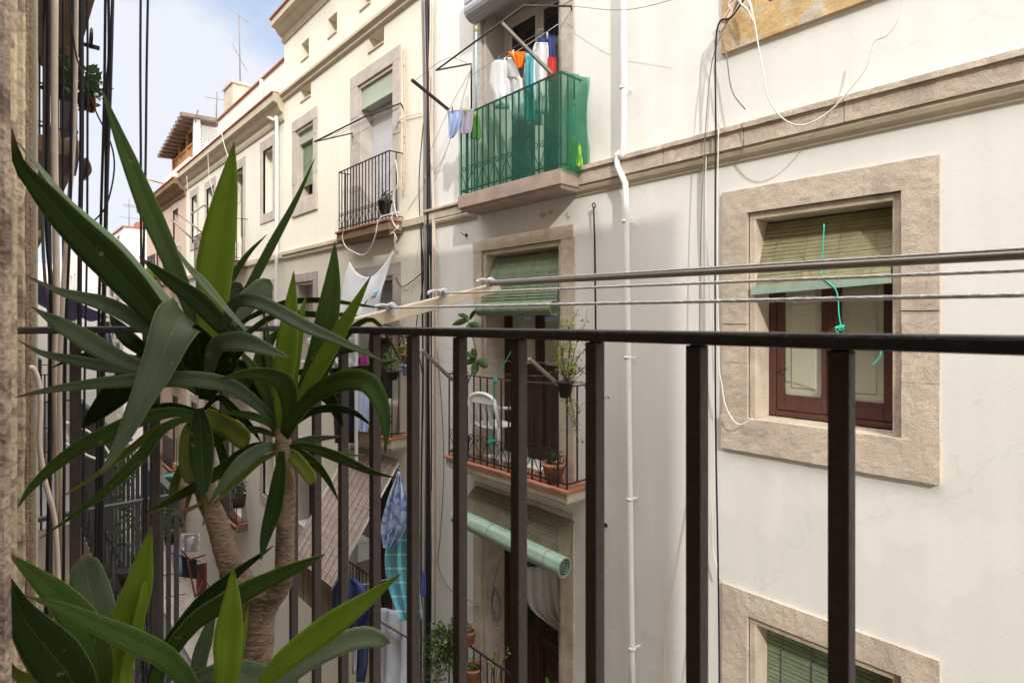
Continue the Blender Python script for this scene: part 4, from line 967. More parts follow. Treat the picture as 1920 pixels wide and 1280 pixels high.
# ------------------------------------------------------------------ cream house balconies: banner, laundry, pots
banner = cloth4('sheet', 'white cloth with pale blue patches slung by two corners under the cream house balcony', 'cloth', P(654, 489, 3.98), P(736, 471, 3.98), P(618, 640, 3.78), P(702, 596, 3.86), 'white_cloth', .04, 2, sag=.30, seed=2, nv=24)
for mm, q in (('sky_pole', ((700, 545), (710, 543), (704, 558), (694, 560))), ('navy', ((685, 566), (691, 559), (684, 573), (679, 576)))):
    cn = [P(a, b, 3.84) for a, b in q]
    MB().grid([[cn[0].lerp(cn[1], k / 3).lerp(cn[3].lerp(cn[2], k / 3), j / 3) for k in range(4)] for j in range(4)]).build('printed_patch', M[mm], banner, solid=.002)
cloth('sheet', 'grey white sheet drying at the left of the cream house middle balcony', 'sheet', [(634, 576, 668), (650, 577, 668), (670, 590, 666), (690, 618, 664)], 3.85, M['greywhite'], .04, 3, seed=3)
cloth('tshirt', 'black garment hanging below the grey white sheet', 'garment', [(684, 614, 664), (700, 618, 664), (760, 624, 664), (830, 628, 664)], 3.92, M['black_cloth'], .03, 3, seed=4)
cloth('trousers', 'pale blue trousers hanging over the cream house middle railing', 'trousers', [(700, 664, 698), (740, 665, 698), (780, 665, 694), (806, 666, 690), (809, 684, 689)], 3.93, M['paleblue'], .035, 3, seed=5)
cloth('tshirt', 'purple garment bunched on the line beside the pale trousers', 'garment', [(668, 674, 688), (676, 671, 690), (688, 672, 688), (697, 674, 682)], 3.9, M['purple'], .018, 2, seed=6)
cloth('socks', 'dark socks hanging at the left of the purple garment', 'socks', [(664, 665, 671), (680, 664, 671), (700, 665, 670)], 3.88, M['black_cloth'], .01, 1, seed=7)
cloth('cloth_rag', 'green cloth hanging above the pale trousers on the same balcony', 'cloth', [(638, 692, 704), (650, 690, 704), (664, 689, 703)], 4.0, M['teal_paint'], .02, 2, seed=8)
stick('white upright pole rising beside the cream house middle balcony', (668, 870, 3.75), (668, 600, 3.75), .02, 'shutter')
stick('second white upright pole behind the drying black garment', (643, 880, 3.75), (643, 700, 3.75), .016, 'shutter')
pot('potted_plant', 'pale blue glazed pot hooked on the cream house middle railing', P(764, 704, 4.02), .085, .15, 'plastic_blue', 'foliage', 50, (.09, .09, .06), .04)
pot('potted_plant', 'terracotta pot standing behind the blue pot with sprouts', P(762, 681, 4.12), .085, .13, 'terracotta', 'sprout', 40, (.05, .06, .09), .035, seed=5)
pot('potted_plant', 'feathery pale fern spilling over the cream house middle railing', P(737, 712, 3.99), .08, .12, 'plastic_black', 'fern', 420, (.14, .19, .20), .03, seed=6)
pot('flowering_plant', 'magenta flowering plant above the cream house middle balcony', P(748, 668, 4.14), .09, .14, 'terracotta', 'darkfol', 120, (.14, .24, .15), .045, seed=7, flower='pinkflower')
pot('large_pot', 'large grey planter standing inside the cream house middle railing', (4.16, 7.25, -1.62), .13, .5, 'white_far')
pot('potted_plant', 'small dark plant pot on the iron shelf of the balcony with the white shutter', P(722, 402, 4.12), .10, .2, 'plastic_black', 'darkfol', 90, (.1, .12, .08), .04, seed=10)
# laundry below the awning
cloth('sheet', 'blue printed cloth hung by one corner below the awning', 'cloth', [(884, 745, 749), (900, 741, 754), (920, 732, 760), (960, 720, 766), (990, 714, 762), (1022, 718, 740), (1026, 720, 736)], 3.34, M['bluelace'], .03, 3, seed=11)
cloth('sheet', 'turquoise checked plastic cloth hanging below the blue printed cloth', 'cloth', [(966, 748, 772), (1000, 730, 776), (1040, 722, 780), (1080, 724, 784), (1120, 734, 788), (1162, 752, 792)], 3.40, M['turq'], .03, 3, nv=24, seed=12)
cloth('shirt', 'dark checked shirt hanging under the edge of the reed awning', 'shirt', [(1085, 630, 668), (1110, 622, 690), (1150, 622, 690), (1190, 628, 668)], 3.4, M['navy'], .04, 3, seed=13)
cloth('trousers', 'blue jeans hanging low beside the grey plastic sheet', 'trousers', [(1145, 668, 694), (1190, 668, 690), (1240, 668, 690), (1278, 668, 684)], 3.45, M['jeans'], .018, 1, seed=14)
cloth('towel', 'white and dark towel hanging just left of the jeans', 'towel', [(1150, 660, 671), (1200, 660, 670), (1262, 660, 669)], 3.42, M['white_cloth'], .02, 1, seed=15)
cloth4('sheet', 'big grey plastic sheet draped over things on the lowest left balcony', 'sheet', P(712, 1138, 3.75), P(785, 1150, 3.75), P(700, 1420, 3.3), P(800, 1420, 3.3), 'greysheet', .12, 3, nv=26, seed=5)
MB().box(4.0, 4.25, 7.9, 8.25, -3.62, -3.35).build('air_conditioner', M['white_paint'], None, bevel=.01, label='grey white unit in the dark doorway below the awning', cat='air conditioner')
cable('white clothes line under the reed awning', [P(625, 1098, 3.4), P(700, 1092, 3.45), P(770, 1068, 3.6)], .004, 'cable_white', name='clothes_line', cat='clothes line')
stick('dark slanting strut crossing the grey plastic sheet', (700, 1155, 3.55), (785, 1205, 3.7), .018, 'steel')
cloth('cloth_rag', 'small blue rag caught on the corner cables', 'cloth', [(1070, 791, 794), (1085, 790, 797), (1108, 789, 799), (1118, 790, 796)], D - .12, M['tarp'], .01, 1, seed=16)
# far-away laundry and balcony clutter low on the right side of the street
cloth('sheet', 'small white cloth drying on a far low balcony left of the yucca trunk', 'cloth', [(1000, 340, 374), (1012, 338, 375), (1034, 340, 372)], 3.6, M['white_cloth'], .05, 2, seed=17)
cloth('tshirt', 'white striped cloth hanging lower beside the red crate balcony', 'cloth', [(1022, 326, 332), (1045, 322, 340), (1078, 328, 342)], 3.4, M['lightblue'], .04, 2, seed=18)
rk = thing('drying_rack', 'red and dark drying rack jutting from a far low balcony', 'drying rack', P(360, 1110, 3.6))
mb = MB()
for a, b in (((352, 1050, 3.3), (366, 1118, 3.5)), ((366, 1118, 3.5), (386, 1080, 4.1)), ((352, 1050, 3.3), (384, 1040, 4.2)), ((370, 1060, 3.8), (373, 1118, 3.8))): mb.beam(P(*a), P(*b), .045, .035)
mb.build('frame', M['red_paint'], rk)
MB().hull([P(368, 1058, 3.9), P(384, 1055, 3.9), P(384, 1112, 3.9), P(368, 1118, 3.9)], [q + V((.05, 0, 0)) for q in (P(368, 1058, 3.9), P(384, 1055, 3.9), P(384, 1112, 3.9), P(368, 1118, 3.9))]).build('panel', M['red_paint'], rk)
MB().hull([P(334, 1042, 3.6), P(366, 1050, 3.6), P(366, 1085, 3.6), P(334, 1080, 3.6)], [q + V((.04, 0, 0)) for q in (P(334, 1042, 3.6), P(366, 1050, 3.6), P(366, 1085, 3.6), P(334, 1080, 3.6))]).build('dark_cloth', M['black_cloth'], rk)
mb = MB()
for a, b in (((322, 1036, 3.1), (376, 1052, 4.2)), ((305, 1078, 3.0), (388, 1066, 4.2)), ((340, 1030, 3.4), (362, 1056, 4.0)), ((366, 1060, 3.4), (400, 1110, 4.0)), ((310, 1120, 3.1), (350, 1112, 4.2))): mb.tube([P(*a), P(*b)], .014, 5)
mb.build('arm', M['iron'], rk)
tb = thing('window_hood', 'teal sheet metal hood over a far low window', 'hood', P(318, 925, 4.1))
a, b = P(335, 893, 3.85), P(306, 893, 3.85)
MB().hull([P(335, 878, 4.28), P(310, 878, 4.28), a, b][:4], [q - V((0, 0, .05)) for q in (P(335, 878, 4.28), P(310, 878, 4.28), a, b)]).build('sheet', M['teal_paint'], tb)
MB().hull([b, b + V((.3, 0, .15)), b + V((.3, 0, -1.0)), b + V((0, 0, -1.0))], [q + V((0, .06, 0)) for q in (b, b + V((.3, 0, .15)), b + V((.3, 0, -1.0)), b + V((0, 0, -1.0)))]).build('side', M['teal_paint'], tb)
rnd = random.Random(77)
for lab, x, y, X, rad, n, m, size in (('leafy plants on a far low balcony left of the yucca trunk', 318, 975, 3.95, (.35, .8, .55), 500, 'foliage', .14), ('bright plant on a high far balcony behind the leaf tips', 284, 515, 4.0, (.35, .7, .35), 220, 'sprout', .14), ('purple and green balcony plants beside the yucca crown', 448, 918, 4.05, (.14, .3, .18), 200, 'darkfol', .06)):
    t = thing('balcony_plant', lab, 'plant', P(x, y, X)); c = P(x, y, X)
    MB().lathe(c - V((0, 0, rad[2] + .2)), [(.12, 0), (.16, .25), (.15, .25)]).build('pot', M['soil'], t)
    MB().leafbits(c, rad, n, size, rnd).build('foliage', M[m], t)
# ------------------------------------------------------------------ cables on the facades
CW = 'cables running down the white house beside the window'
c_ = lambda lab, pts, r, m, X=D - .035, g=None, nm='cable': cable(lab, line(pts, X), r, m, name=nm, group=g, samp=len(pts) * 8)
c_('white cable dropping left of the sunlit window from the upper sill', [(1376, -10), (1350, 60), (1337, 110), (1326, 250), (1323, 400), (1331, 560), (1337, 700), (1338, 900), (1334, 1010), (1350, 1086)], .005, 'cable_white', D - .06, CW)
c_('dark cable running straight down left of the sunlit window', [(1400, -8), (1372, 32), (1344, 60), (1342, 250), (1341, 500), (1342, 800), (1347, 1090), (1349, 1300)], .0075, 'cable_dark', D - .115, CW)
c_('pale cable starting at the string course and looping onto the window sill', [(1347, 240), (1345, 400), (1347, 660), (1353, 720), (1362, 765), (1384, 795), (1412, 785)], .0055, 'cable_white', D - .1, CW)
c_('thin grey cable beside the sunlit window, close to the dark one', [(1390, -5), (1352, 66), (1333, 130), (1322, 260), (1315, 420), (1312, 640), (1318, 900), (1322, 1100), (1300, 1290)], .004, 'cable_grey', D - .10, CW)
c_('white cable in a loose loop hanging in front of the upper wall', [(1396, -20), (1412, 30), (1420, 75), (1430, 130), (1440, 180), (1460, 215), (1490, 234), (1522, 230), (1560, 205), (1600, 160), (1625, 125), (1635, 92), (1642, 76), (1662, 67), (1680, 45), (1692, 14), (1697, -14)], .0055, 'cable_white', D - .24)
c_('short dark wire end sticking down under the golden sill', [(1350, 64), (1362, 105), (1368, 150), (1376, 178), (1397, 205)], .005, 'cable_grey', D - .12)
c_('bundle of twisted wires knotted at the left end of the golden sill', [(1340, 80), (1352, 52), (1372, 25), (1366, 8), (1385, -5), (1360, 30), (1350, 60), (1378, 10), (1392, -8)], .009, 'cable_beige', D - .1)
c_('white cable loop above the golden sill near the top edge', [(1380, -8), (1390, 8), (1404, 22), (1410, 40), (1408, 12), (1400, -10)], .008, 'cable_white', D - .12)
c_('pale wire curving down the white wall right of the dark bar', [(1300, 870), (1292, 940), (1280, 1010), (1265, 1090), (1250, 1170), (1243, 1290)], .004, 'cable_beige', D - .02)
CG = 'cables bundled down the corner between the two houses'
for lab, pts, r, m in (
  ('thick dark corner pipe cable between the white and cream houses', [(800, -10), (803, 150), (803, 330), (804, 600), (803, 900), (802, 1300)], .026, 'cable_dark'),
  ('grey corner cable just left of the thick dark one', [(792, -10), (796, 200), (796, 420), (800, 700), (798, 1000), (796, 1300)], .017, 'cable_grey'),
  ('beige corner cable just right of the thick dark one', [(808, -10), (807, 200), (812, 420), (812, 700), (812, 1000), (810, 1300)], .015, 'cable_beige'),
  ('brown beige corner cable outermost on the white house side', [(812, -10), (810, 260), (816, 470), (819, 700), (820, 1000), (818, 1300)], .011, 'cable_beige'),
  ('thin dark corner cable third from the white house side', [(805, -10), (809, 300), (808, 520), (809, 800), (806, 1300)], .009, 'cable_dark'),
  ('thin beige corner cable in front of the bundle', [(806, 60), (800, 330), (806, 520), (807, 800), (815, 1300)], .006, 'cable_white'),
  ('slack thin dark cable leaving the corner bundle leftward', [(794, 230), (786, 330), (788, 420), (794, 520), (780, 620), (792, 700)], .007, 'cable_dark'),
  ('loose beige wire wandering left of the corner bundle', [(797, 330), (789, 420), (783, 470), (778, 520), (772, 550)], .005, 'cable_beige'),
  ('grey wire wandering on the white wall right of the corner', [(818, 640), (828, 760), (832, 880), (826, 1000), (822, 1060), (850, 1110), (905, 1135)], .007, 'cable_grey'),
  ('dark corner cable furthest left along the cream wall', [(790, 420), (793, 700), (790, 900), (789, 1300)], .012, 'cable_dark')):
    c_(lab, pts, r, m, D - .05, CG)
c_('thin dark cable crossing the cream wall toward the grey shutter', [(793, 510), (775, 525), (757, 537), (748, 532), (742, 520)], .007, 'cable_dark', D - .05)
c_('beige cable crossing the cream wall below the drying frame', [(790, 212), (775, 216), (760, 220), (748, 228), (742, 240)], .007, 'cable_beige', D - .05)
c_('white cable loop hanging below the cream house balcony', [(645, 430), (642, 445), (648, 462), (662, 472), (680, 478), (694, 466), (704, 440), (712, 410), (738, 400)], .009, 'cable_white', 3.98)
rnd = random.Random(8)
c_('tangled white cable at the corner of the balcony with the white shutter', [(742, 300), (746, 340), (738, 370)] + [(742 + rnd.gauss(0, 6), 385 + k * 5 + rnd.gauss(0, 8)) for k in range(12)] + [(740, 440), (744, 450), (738, 452)], .007, 'cable_white', 4.03)
c_('white wires strung across the front of the pale house', [(350, 330), (356, 420), (354, 500)], .006, 'cable_white', D - .3)
c_('second white wire hanging from the pale house cornice', [(390, 290), (392, 330), (400, 370), (402, 440)], .006, 'cable_white', D - .3)
c_('white wire falling from the pale house roof beside the leaf', [(412, 232), (420, 270), (428, 300), (424, 330)], .008, 'cable_white', D - .35)
for k, (lab, a, b, cc) in enumerate((('iron drying arm on the far pale house, lower', (322, 412), (364, 451), (388, 440)), ('iron drying arm on the far pale house, upper', (336, 402), (384, 440), (390, 436)), ('angled iron drying arm above the far balcony', (358, 402), (382, 385), (405, 397)), ('short wooden beam jutting from the pinkish house eaves', (267, 335), (290, 340), (312, 346)))):
    MB().tube([P(*a, 3.3), P(*b, 3.6), P(*cc, 4.2)], .022, 5).build('clothes_prop', M['grey_pole' if k < 3 else 'timber'], None, label=lab, cat='clothes prop', group='drying arms on the far houses')
# ------------------------------------------------------------------ our own side of the street
OB = thing('apartment_building', 'own house at the left edge, seen only as rough jamb and peeling wall strips', 'building', (-.5, 2, G))
b = MB(); b.box(-8, -.45, -5.15, .62, G, -1.75); b.box(-8, -.30, -5.15, .62, 1.05, 6.2); b.box(-8, -.30, -5.15, -.95, -1.75, 1.05)
b.box(-8, -3.5, -.95, .62, -1.75, 1.05)
b.box(-8, -.004, .62, 1.29, G, 6.2); b.box(-8, -.02, 1.29, 8.0, G, 6.2)
b.build('wall', M['ownwall'], OB)
def rough(name, x1, y0, y1, m, amp, seed, cell=.012, z0=-1.75, z1=2.6):
    """a strip of wall with a broken, uneven edge"""
    n = int((z1 - z0) / .02); rows = []
    for k in range(n + 1):
        z = z0 + (z1 - z0) * k / n
        e = x1 + amp * noise3(z * 9, seed, 0) + amp * .7 * noise3(z * 31, seed, 3)
        rows.append([V((-.25, y0, z)), V((x1 - .02, y0 + .3 * amp * noise3(z * 20, seed, 5), z)), V((e - .004, y0, z)), V((e, y0 + .006, z)), V((e, y1, z)), V((-.25, y1, z))])
    return MB().grid(rows, False).build(name, M[m], OB)
rough('door_jamb', .0066, .60, .70, 'jamb', .0010, 1)
rough('plaster_edge', .0205, 1.20, 1.26, 'peel', .0012, 2)
rough('plaster_edge', .033, 1.305, 1.36, 'peel', .0022, 3)
rough('render_strip', .0400, 1.365, 1.42, 'redrough', .0030, 4)
rough('plaster_edge', .0520, 1.55, 1.62, 'redrough', .0016, 5)
rough('wall_return', .0690, 1.80, 1.95, 'beigewall', .0002, 6, z0=-8.2, z1=6.2)
# own balcony slab
MB().box(-.43, .56, -1.6, 1.34, -1.80, -1.62).build('balcony', M['floor_tile'], OB, bevel=.01)
NB = thing('apartment_building', 'neighbouring houses on our own side, hidden behind the cables', 'building', (-.5, 18, G))
MB().box(-8, .02, 8.005, 80, G, 6.2).build('wall', M['ownwall'], NB)
def side_balc(par, y0, y1, zt, x1, zr, n=18, slabm='soffit', th=.14, rail=True, scrolls=True):
    b = MB().box(-.01, x1, y0, y1, zt - th, zt).build('balcony', M[slabm], par, bevel=.012)
    if rail:
        r = MB(); xr = x1 - .03
        for z in (zt + .07, zt + zr): r.beam((xr, y0, z), (xr, y1, z), .025, .012); r.beam((0, y0 + .02, z), (xr, y0 + .02, z), .025, .012); r.beam((0, y1 - .02, z), (xr, y1 - .02, z), .025, .012)
        for k in range(n + 1): r.beam((xr, y0 + .02 + (y1 - y0 - .04) * k / n, zt), (xr, y0 + .02 + (y1 - y0 - .04) * k / n, zt + zr), .014)
        for k in range(1, 4):
            for y in (y0 + .02, y1 - .02): r.beam((xr * k / 4, y, zt), (xr * k / 4, y, zt + zr), .014)
        if scrolls:
            for k in range(0, n - 1, 2):
                ys = [y0 + .02 + (y1 - y0 - .04) * (k + q) / n for q in range(3)]
                scroll(r, xr, ys[1], ys[2], zt + .08, .30, .006); scroll(r, xr, ys[1], ys[0], zt + .08, .30, .006)
        r.build('railing', M['iron'], b)
    return b
side_balc(OB, 3.0, 6.1, 2.27, .47, .95, slabm='soffit')
side_balc(OB, 2.3, 5.7, -1.6, .50, .98, n=26, slabm='floor_tile')
side_balc(OB, 5.9, 7.6, 1.50, .50, .95, slabm='soffit')
side_balc(NB, 8.6, 10.6, -1.6, .55, .98, n=18, slabm='floor_tile')
side_balc(NB, 9.2, 11.2, 1.55, .52, .95, slabm='soffit')
side_balc(NB, 12.5, 14.5, 1.55, .55, .95, slabm='soffit'); side_balc(NB, 12.5, 14.5, -1.6, .55, .95, slabm='soffit')
side_balc(NB, 17, 19.5, 1.55, .6, .95, slabm='soffit'); side_balc(NB, 17, 19.5, -1.6, .6, .95, slabm='soffit')
side_balc(NB, 6.6 + 2, 10.4, -4.7, .55, .95, slabm='soffit'); side_balc(OB, 2.3, 5.7, -4.7, .50, .98, slabm='soffit')
sp_ = MB(); c = P(171, 74, .5)
sp_.tube([c + V((0, .10 * (1 - a / 44) * math.cos(a * .42), .085 * (1 - a / 44) * math.sin(a * .42))) for a in range(40)], .006, 4)
sp_.beam(P(160, 84, .5), P(182, 90, .5), .03, .03)
sp_.build('iron_scroll', M['iron'], OB)
rnd = random.Random(51)
for lab, x, y, X, rad, n, m, size in (('dark plant hanging over the high balcony on our own side', 158, 168, .44, (.12, .35, .12), 260, 'darkfol', .06), ('withered plant on the high balcony behind the beige cables', 120, 140, .3, (.1, .3, .14), 160, 'darkfol', .06), ('dark ivy trailing through the neighbouring railing', 240, 955, .46, (.04, .6, .35), 110, 'darkfol', .045)):
    t = thing('balcony_plant', lab, 'plant', P(x, y, X)); c = P(x, y, X)
    MB().lathe(c - V((0, 0, rad[2] + .02)), [(.03, 0), (.05, .08), (.045, .08)]).build('pot', M['plastic_black'], t); MB().leafbits(c, rad, n, size, rnd).build('foliage', M[m], t)
cloth('towel', 'small orange beige cloth hanging under the high balcony on our side', 'towel', [(178, 166, 178), (200, 165, 180), (212, 168, 176)], .47, M['timber'], .01, 1, seed=30)
cloth('towel', 'grey green cloth hanging on our own side between the cables', 'towel', [(258, 124, 146), (300, 123, 147), (330, 128, 142)], .46, M['shutter_grey'], .01, 2, seed=31)
cloth('towel', 'beige cloth hanging lowest on our own side between the cables', 'towel', [(296, 150, 166), (320, 150, 172), (338, 152, 160)], .5, M['reedpale'], .01, 2, seed=32)
cloth4('tarpaulin', 'blue tarpaulin awning sloping out on our own side of the street', 'tarpaulin', (.03, 6.3, .45), (.03, 9.4, .45), (.62, 5.4, .02), (.62, 9.4, .02), 'tarp', .03, 2, seed=4)
cloth('trousers', 'blue denim jacket hanging on the neighbouring rail beside our balcony', 'jacket', [(612, 188, 206), (630, 190, 210), (652, 196, 214)], .6, M['lightblue'], .01, 2, seed=33)
# ------------------------------------------------------------------ hanging cables close to our balcony
def hang(lab, pts, dia, m, Y=1.62, group='cables hanging beside our balcony'):
    return MB().tube([PY(p[0], p[1], Y if len(p) < 3 else p[2]) for p in pts], dia / 2 * 1.24 / F, 7, samp=40).build('hanging_cable', M[m], None, label=lab, cat='cable', group=group)
for lab, pts, dia, m, Y in (
  ('dark cable nearest the wall at the left edge', [(84, -40), (84, 300), (92, 400), (94, 700), (88, 1320)], 7, 'cable_dark', 1.76),
  ('second dark cable from the wall at the left edge', [(91, -40), (90, 180), (88, 420), (97, 640), (84, 1320)], 8, 'cable_dark', 1.74),
  ('thick beige cable nearest the wall', [(103, -40), (102, 250), (106, 560), (104, 680), (108, 860), (110, 960), (112, 1100), (108, 1320)], 12, 'cable_beige', 1.70),
  ('thin dark cable right of the thick beige one', [(119, -40), (118, 200), (118, 420), (119, 600), (113, 900), (104, 1320)], 4, 'cable_dark', 1.66),
  ('slim beige cable curving behind the dark bundle', [(143, -40), (141, 160), (136, 300), (126, 420), (114, 640), (112, 800), (116, 1000), (118, 1320)], 8, 'cable_beige', 1.64),
  ('beige hose looping out of the wall near the rail', [(52, 690), (62, 690), (72, 715), (76, 760), (74, 830), (84, 900), (100, 960), (106, 1020), (112, 1200), (110, 1330)], 8, 'cable_beige', 1.5),
  ('thick dark cable in the middle of the left bundle', [(152, -40), (153, 250), (150, 440), (148, 700), (143, 1000), (134, 1320)], 8, 'cable_dark', 1.60),
  ('dark cable just left of the middle bundle', [(136, -40), (134, 200), (131, 430), (122, 700), (118, 1320)], 5, 'cable_dark', 1.63),
  ('thin dark cable right of the middle bundle', [(164, -40), (164, 200), (163, 460), (158, 760), (152, 1320)], 4, 'cable_dark', 1.60),
  ('dark cable left of the three over the sky', [(198, -40), (195, 200), (189, 420), (184, 700), (176, 1320)], 5, 'cable_dark', 1.58),
  ('dark cable middle of the three over the sky', [(203, -40), (204, 100), (200, 180), (197, 420), (190, 700), (182, 1320)], 5, 'cable_dark', 1.57),
  ('dark cable right of the three over the sky', [(212, -40), (207, 160), (202, 300), (198, 460), (194, 700), (190, 1320)], 6, 'cable_dark', 1.56),
  ('left one of the pair of dark cables alone in the sky', [(264, -40), (263, 120), (264, 300), (265, 520), (270, 700), (270, 1320)], 4.5, 'cable_dark', 1.55),
  ('right one of the pair of dark cables alone in the sky', [(278, -40), (275, 120), (273, 300), (269, 520), (274, 700), (276, 1320)], 4.5, 'cable_dark', 1.55),
  ('slack dark cable bowing right from the middle bundle', [(128, -20), (140, 90), (158, 150), (180, 210), (200, 250), (212, 285), (214, 320), (206, 365), (194, 395), (172, 418), (150, 440)], 3, 'cable_dark', 1.58),
  ('dark cable against the beige wall with a loose end', [(98, -20), (86, 60), (84, 260), (80, 420), (84, 520), (92, 600), (94, 900), (78, 1320)], 6, 'cable_grey', 1.75),
  ('white hose crossing behind our side railing', [(112, 786), (140, 798), (165, 808), (190, 830), (205, 852), (196, 862), (170, 856), (140, 840), (112, 824)], 5, 'cable_white', 1.9)):
    hang(lab, pts, dia, m, Y)
# ------------------------------------------------------------------ our railing
XR = .47
RA = thing('balcony_railing', 'near black iron balcony railing crossing the whole foreground', 'railing', (XR, 0, -1.6))
MB().box(XR - .016, XR + .016, -1.6, 1.263, -.0205, -.0085).build('top_rail', M['rail_iron'], RA, bevel=.003)
MB().box(.012, XR - .0165, 1.236, 1.262, -.0205, -.0085).build('top_rail', M['rail_iron'], RA, bevel=.003)
MB().box(XR - .014, XR + .014, -1.6, 1.262, -1.50, -1.488).build('bottom_rail', M['rail_iron'], RA, bevel=.003)
MB().box(.012, XR - .015, 1.236, 1.262, -1.50, -1.488).build('bottom_rail', M['rail_iron'], RA, bevel=.003)
hw = .0074; pm_ = None
def bar(x, y):
    global pm_
    if pm_ is None:
        o = MB().box(x - hw, x + hw, y - hw, y + hw, -1.6, -.0215).ball((x, y, -.0235), hw * 1.34, 10, .32).build('bar', M['bar_iron'], RA, bevel=.0022); pm_ = (o.data, V((x, y, 0)))
    else:
        o = bpy.data.objects.new('bar', pm_[0]); C.objects.link(o); o.parent = RA; o.location = V((x, y, 0)) - pm_[1]
        bv = o.modifiers.new('bevel', 'BEVEL'); bv.width = .0022; bv.segments = 2
for k in range(-12, 9): bar(XR, .271 + .1192 * k)
for x in (.0975, .2175, .3385): bar(x, 1.2495)
# ------------------------------------------------------------------ clothes line bracket
BK = thing('clothes_line_bracket', 'beige painted steel bracket with pulleys bolted to the railing', 'bracket', (.46, .94, 0))
YB = .945
a, b = PY(640, 613, YB), PY(938, 536, YB)
d = (b - a).normalized(); up = V((0, 1, 0)).cross(d) * -1
up = d.cross(V((0, 1, 0))).normalized(); up = up if up.z > 0 else -up
mb = MB(); h = .020; q = lambda p, h0, h1, y0, y1: [p + up * h0 + V((0, y0, 0)), p + up * h1 + V((0, y0, 0)), p + up * h1 + V((0, y1, 0)), p + up * h0 + V((0, y1, 0))]
mb.hull(q(a, -.016, .009, 0, .0035), q(b, -.012, .007, 0, .0035))
mb.hull(q(a, .0055, .009, .0036, .03), q(b, .0035, .007, .0036, .03))
mb.build('angle_arm', M['beige_paint'], BK, bevel=.0015)
for i, (x, y) in enumerate(((728, 578), (825, 551), (913, 530))):
    p = PY(x, y, YB)
    mb = MB(); mb.tube([p + V((0, -.026, 0)), p + V((0, .004, 0))], .0045, 8); mb.tube([p + V((0, -.020, 0)), p + V((0, -.012, 0))], .0095, 14); mb.tube([p + V((0, -.0119, 0)), p + V((0, -.008, 0))], .0075, 12); mb.tube([p + V((0, -.024, 0)), p + V((0, -.0201, 0))], .0075, 6)
    mb.build('bolt', M['chrome'], BK)
# matching bracket beyond the right edge of the view
BK2 = thing('clothes_line_bracket', 'matching beige bracket at the near end of the ropes', 'bracket', (.46, -.75, 0))
MB().beam((.46, -.75, -.005), (.80, -.75, .075), .03, .03).build('angle_arm', M['beige_paint'], BK2)
def ext(x0, y0, x1, y1, X0, ye=-.75):
    a = P(x0, y0, X0); bb = P(x1, y1, X0); k = (ye - a.y) / (bb.y - a.y); return a, a + (bb - a) * k
a, b = ext(738, 577, 1920, 553, .536); r1 = MB()
def rope(lab, a, b, r=.0033):
    d = (b - a); n = 90; o = MB(); e1 = d.cross(V((0, 0, 1))).normalized(); e2 = d.cross(e1).normalized()
    for ph in (0, 2.094, 4.188):
        o.tube([a + d * (i / 400) + (e1 * math.cos(i * .62 + ph) + e2 * math.sin(i * .62 + ph)) * r * .22 for i in range(401)], r * .80, 6)
    return o
t = thing('rope', 'lower twisted white clothes rope stretched in front of the facade', 'rope', a)
rope('', a, b, .0019).build('strand', M['rope'], t)
kb = MB(); rnd = random.Random(6)
def knot(x, y): 
    p = PY(x, y, YB) + V((0, -.012, 0)); o = MB()
    o.tube([p + V((.0095 * math.cos(a_ * .5), rnd.uniform(-.004, .004), .0095 * math.sin(a_ * .5))) for a_ in range(26)], .0022, 6)
    o.tube([p + V((-.004, -.004, .004)), p + V((-.018, .004, .006)), p + V((-.03, .006, .003)), p + V((-.034, .004, -.002))], .0026, 6, samp=12)
    return o
knot(728, 578).build('knot', M['rope'], t)
a, b = ext(833, 550, 1920, 507, .653)
t = thing('rope', 'upper twisted white clothes rope just below the steel tube', 'rope', a); rope('', a, b, .0019).build('strand', M['rope'], t); knot(825, 551).build('knot', M['rope'], t)
a, b = ext(920, 532, 1920, 478, .765)
t = thing('clothes_tube', 'steel tube with a white rope along its top, highest of the clothes lines', 'clothes line', a)
MB().tube([a, b], .005, 12).build('tube', M['steel'], t)
a2, b2 = ext(920, 527, 1920, 466, .765); rope('', a2, b2, .0016).build('rope_strand', M['rope'], t); knot(913, 530).build('knot', M['rope'], t)
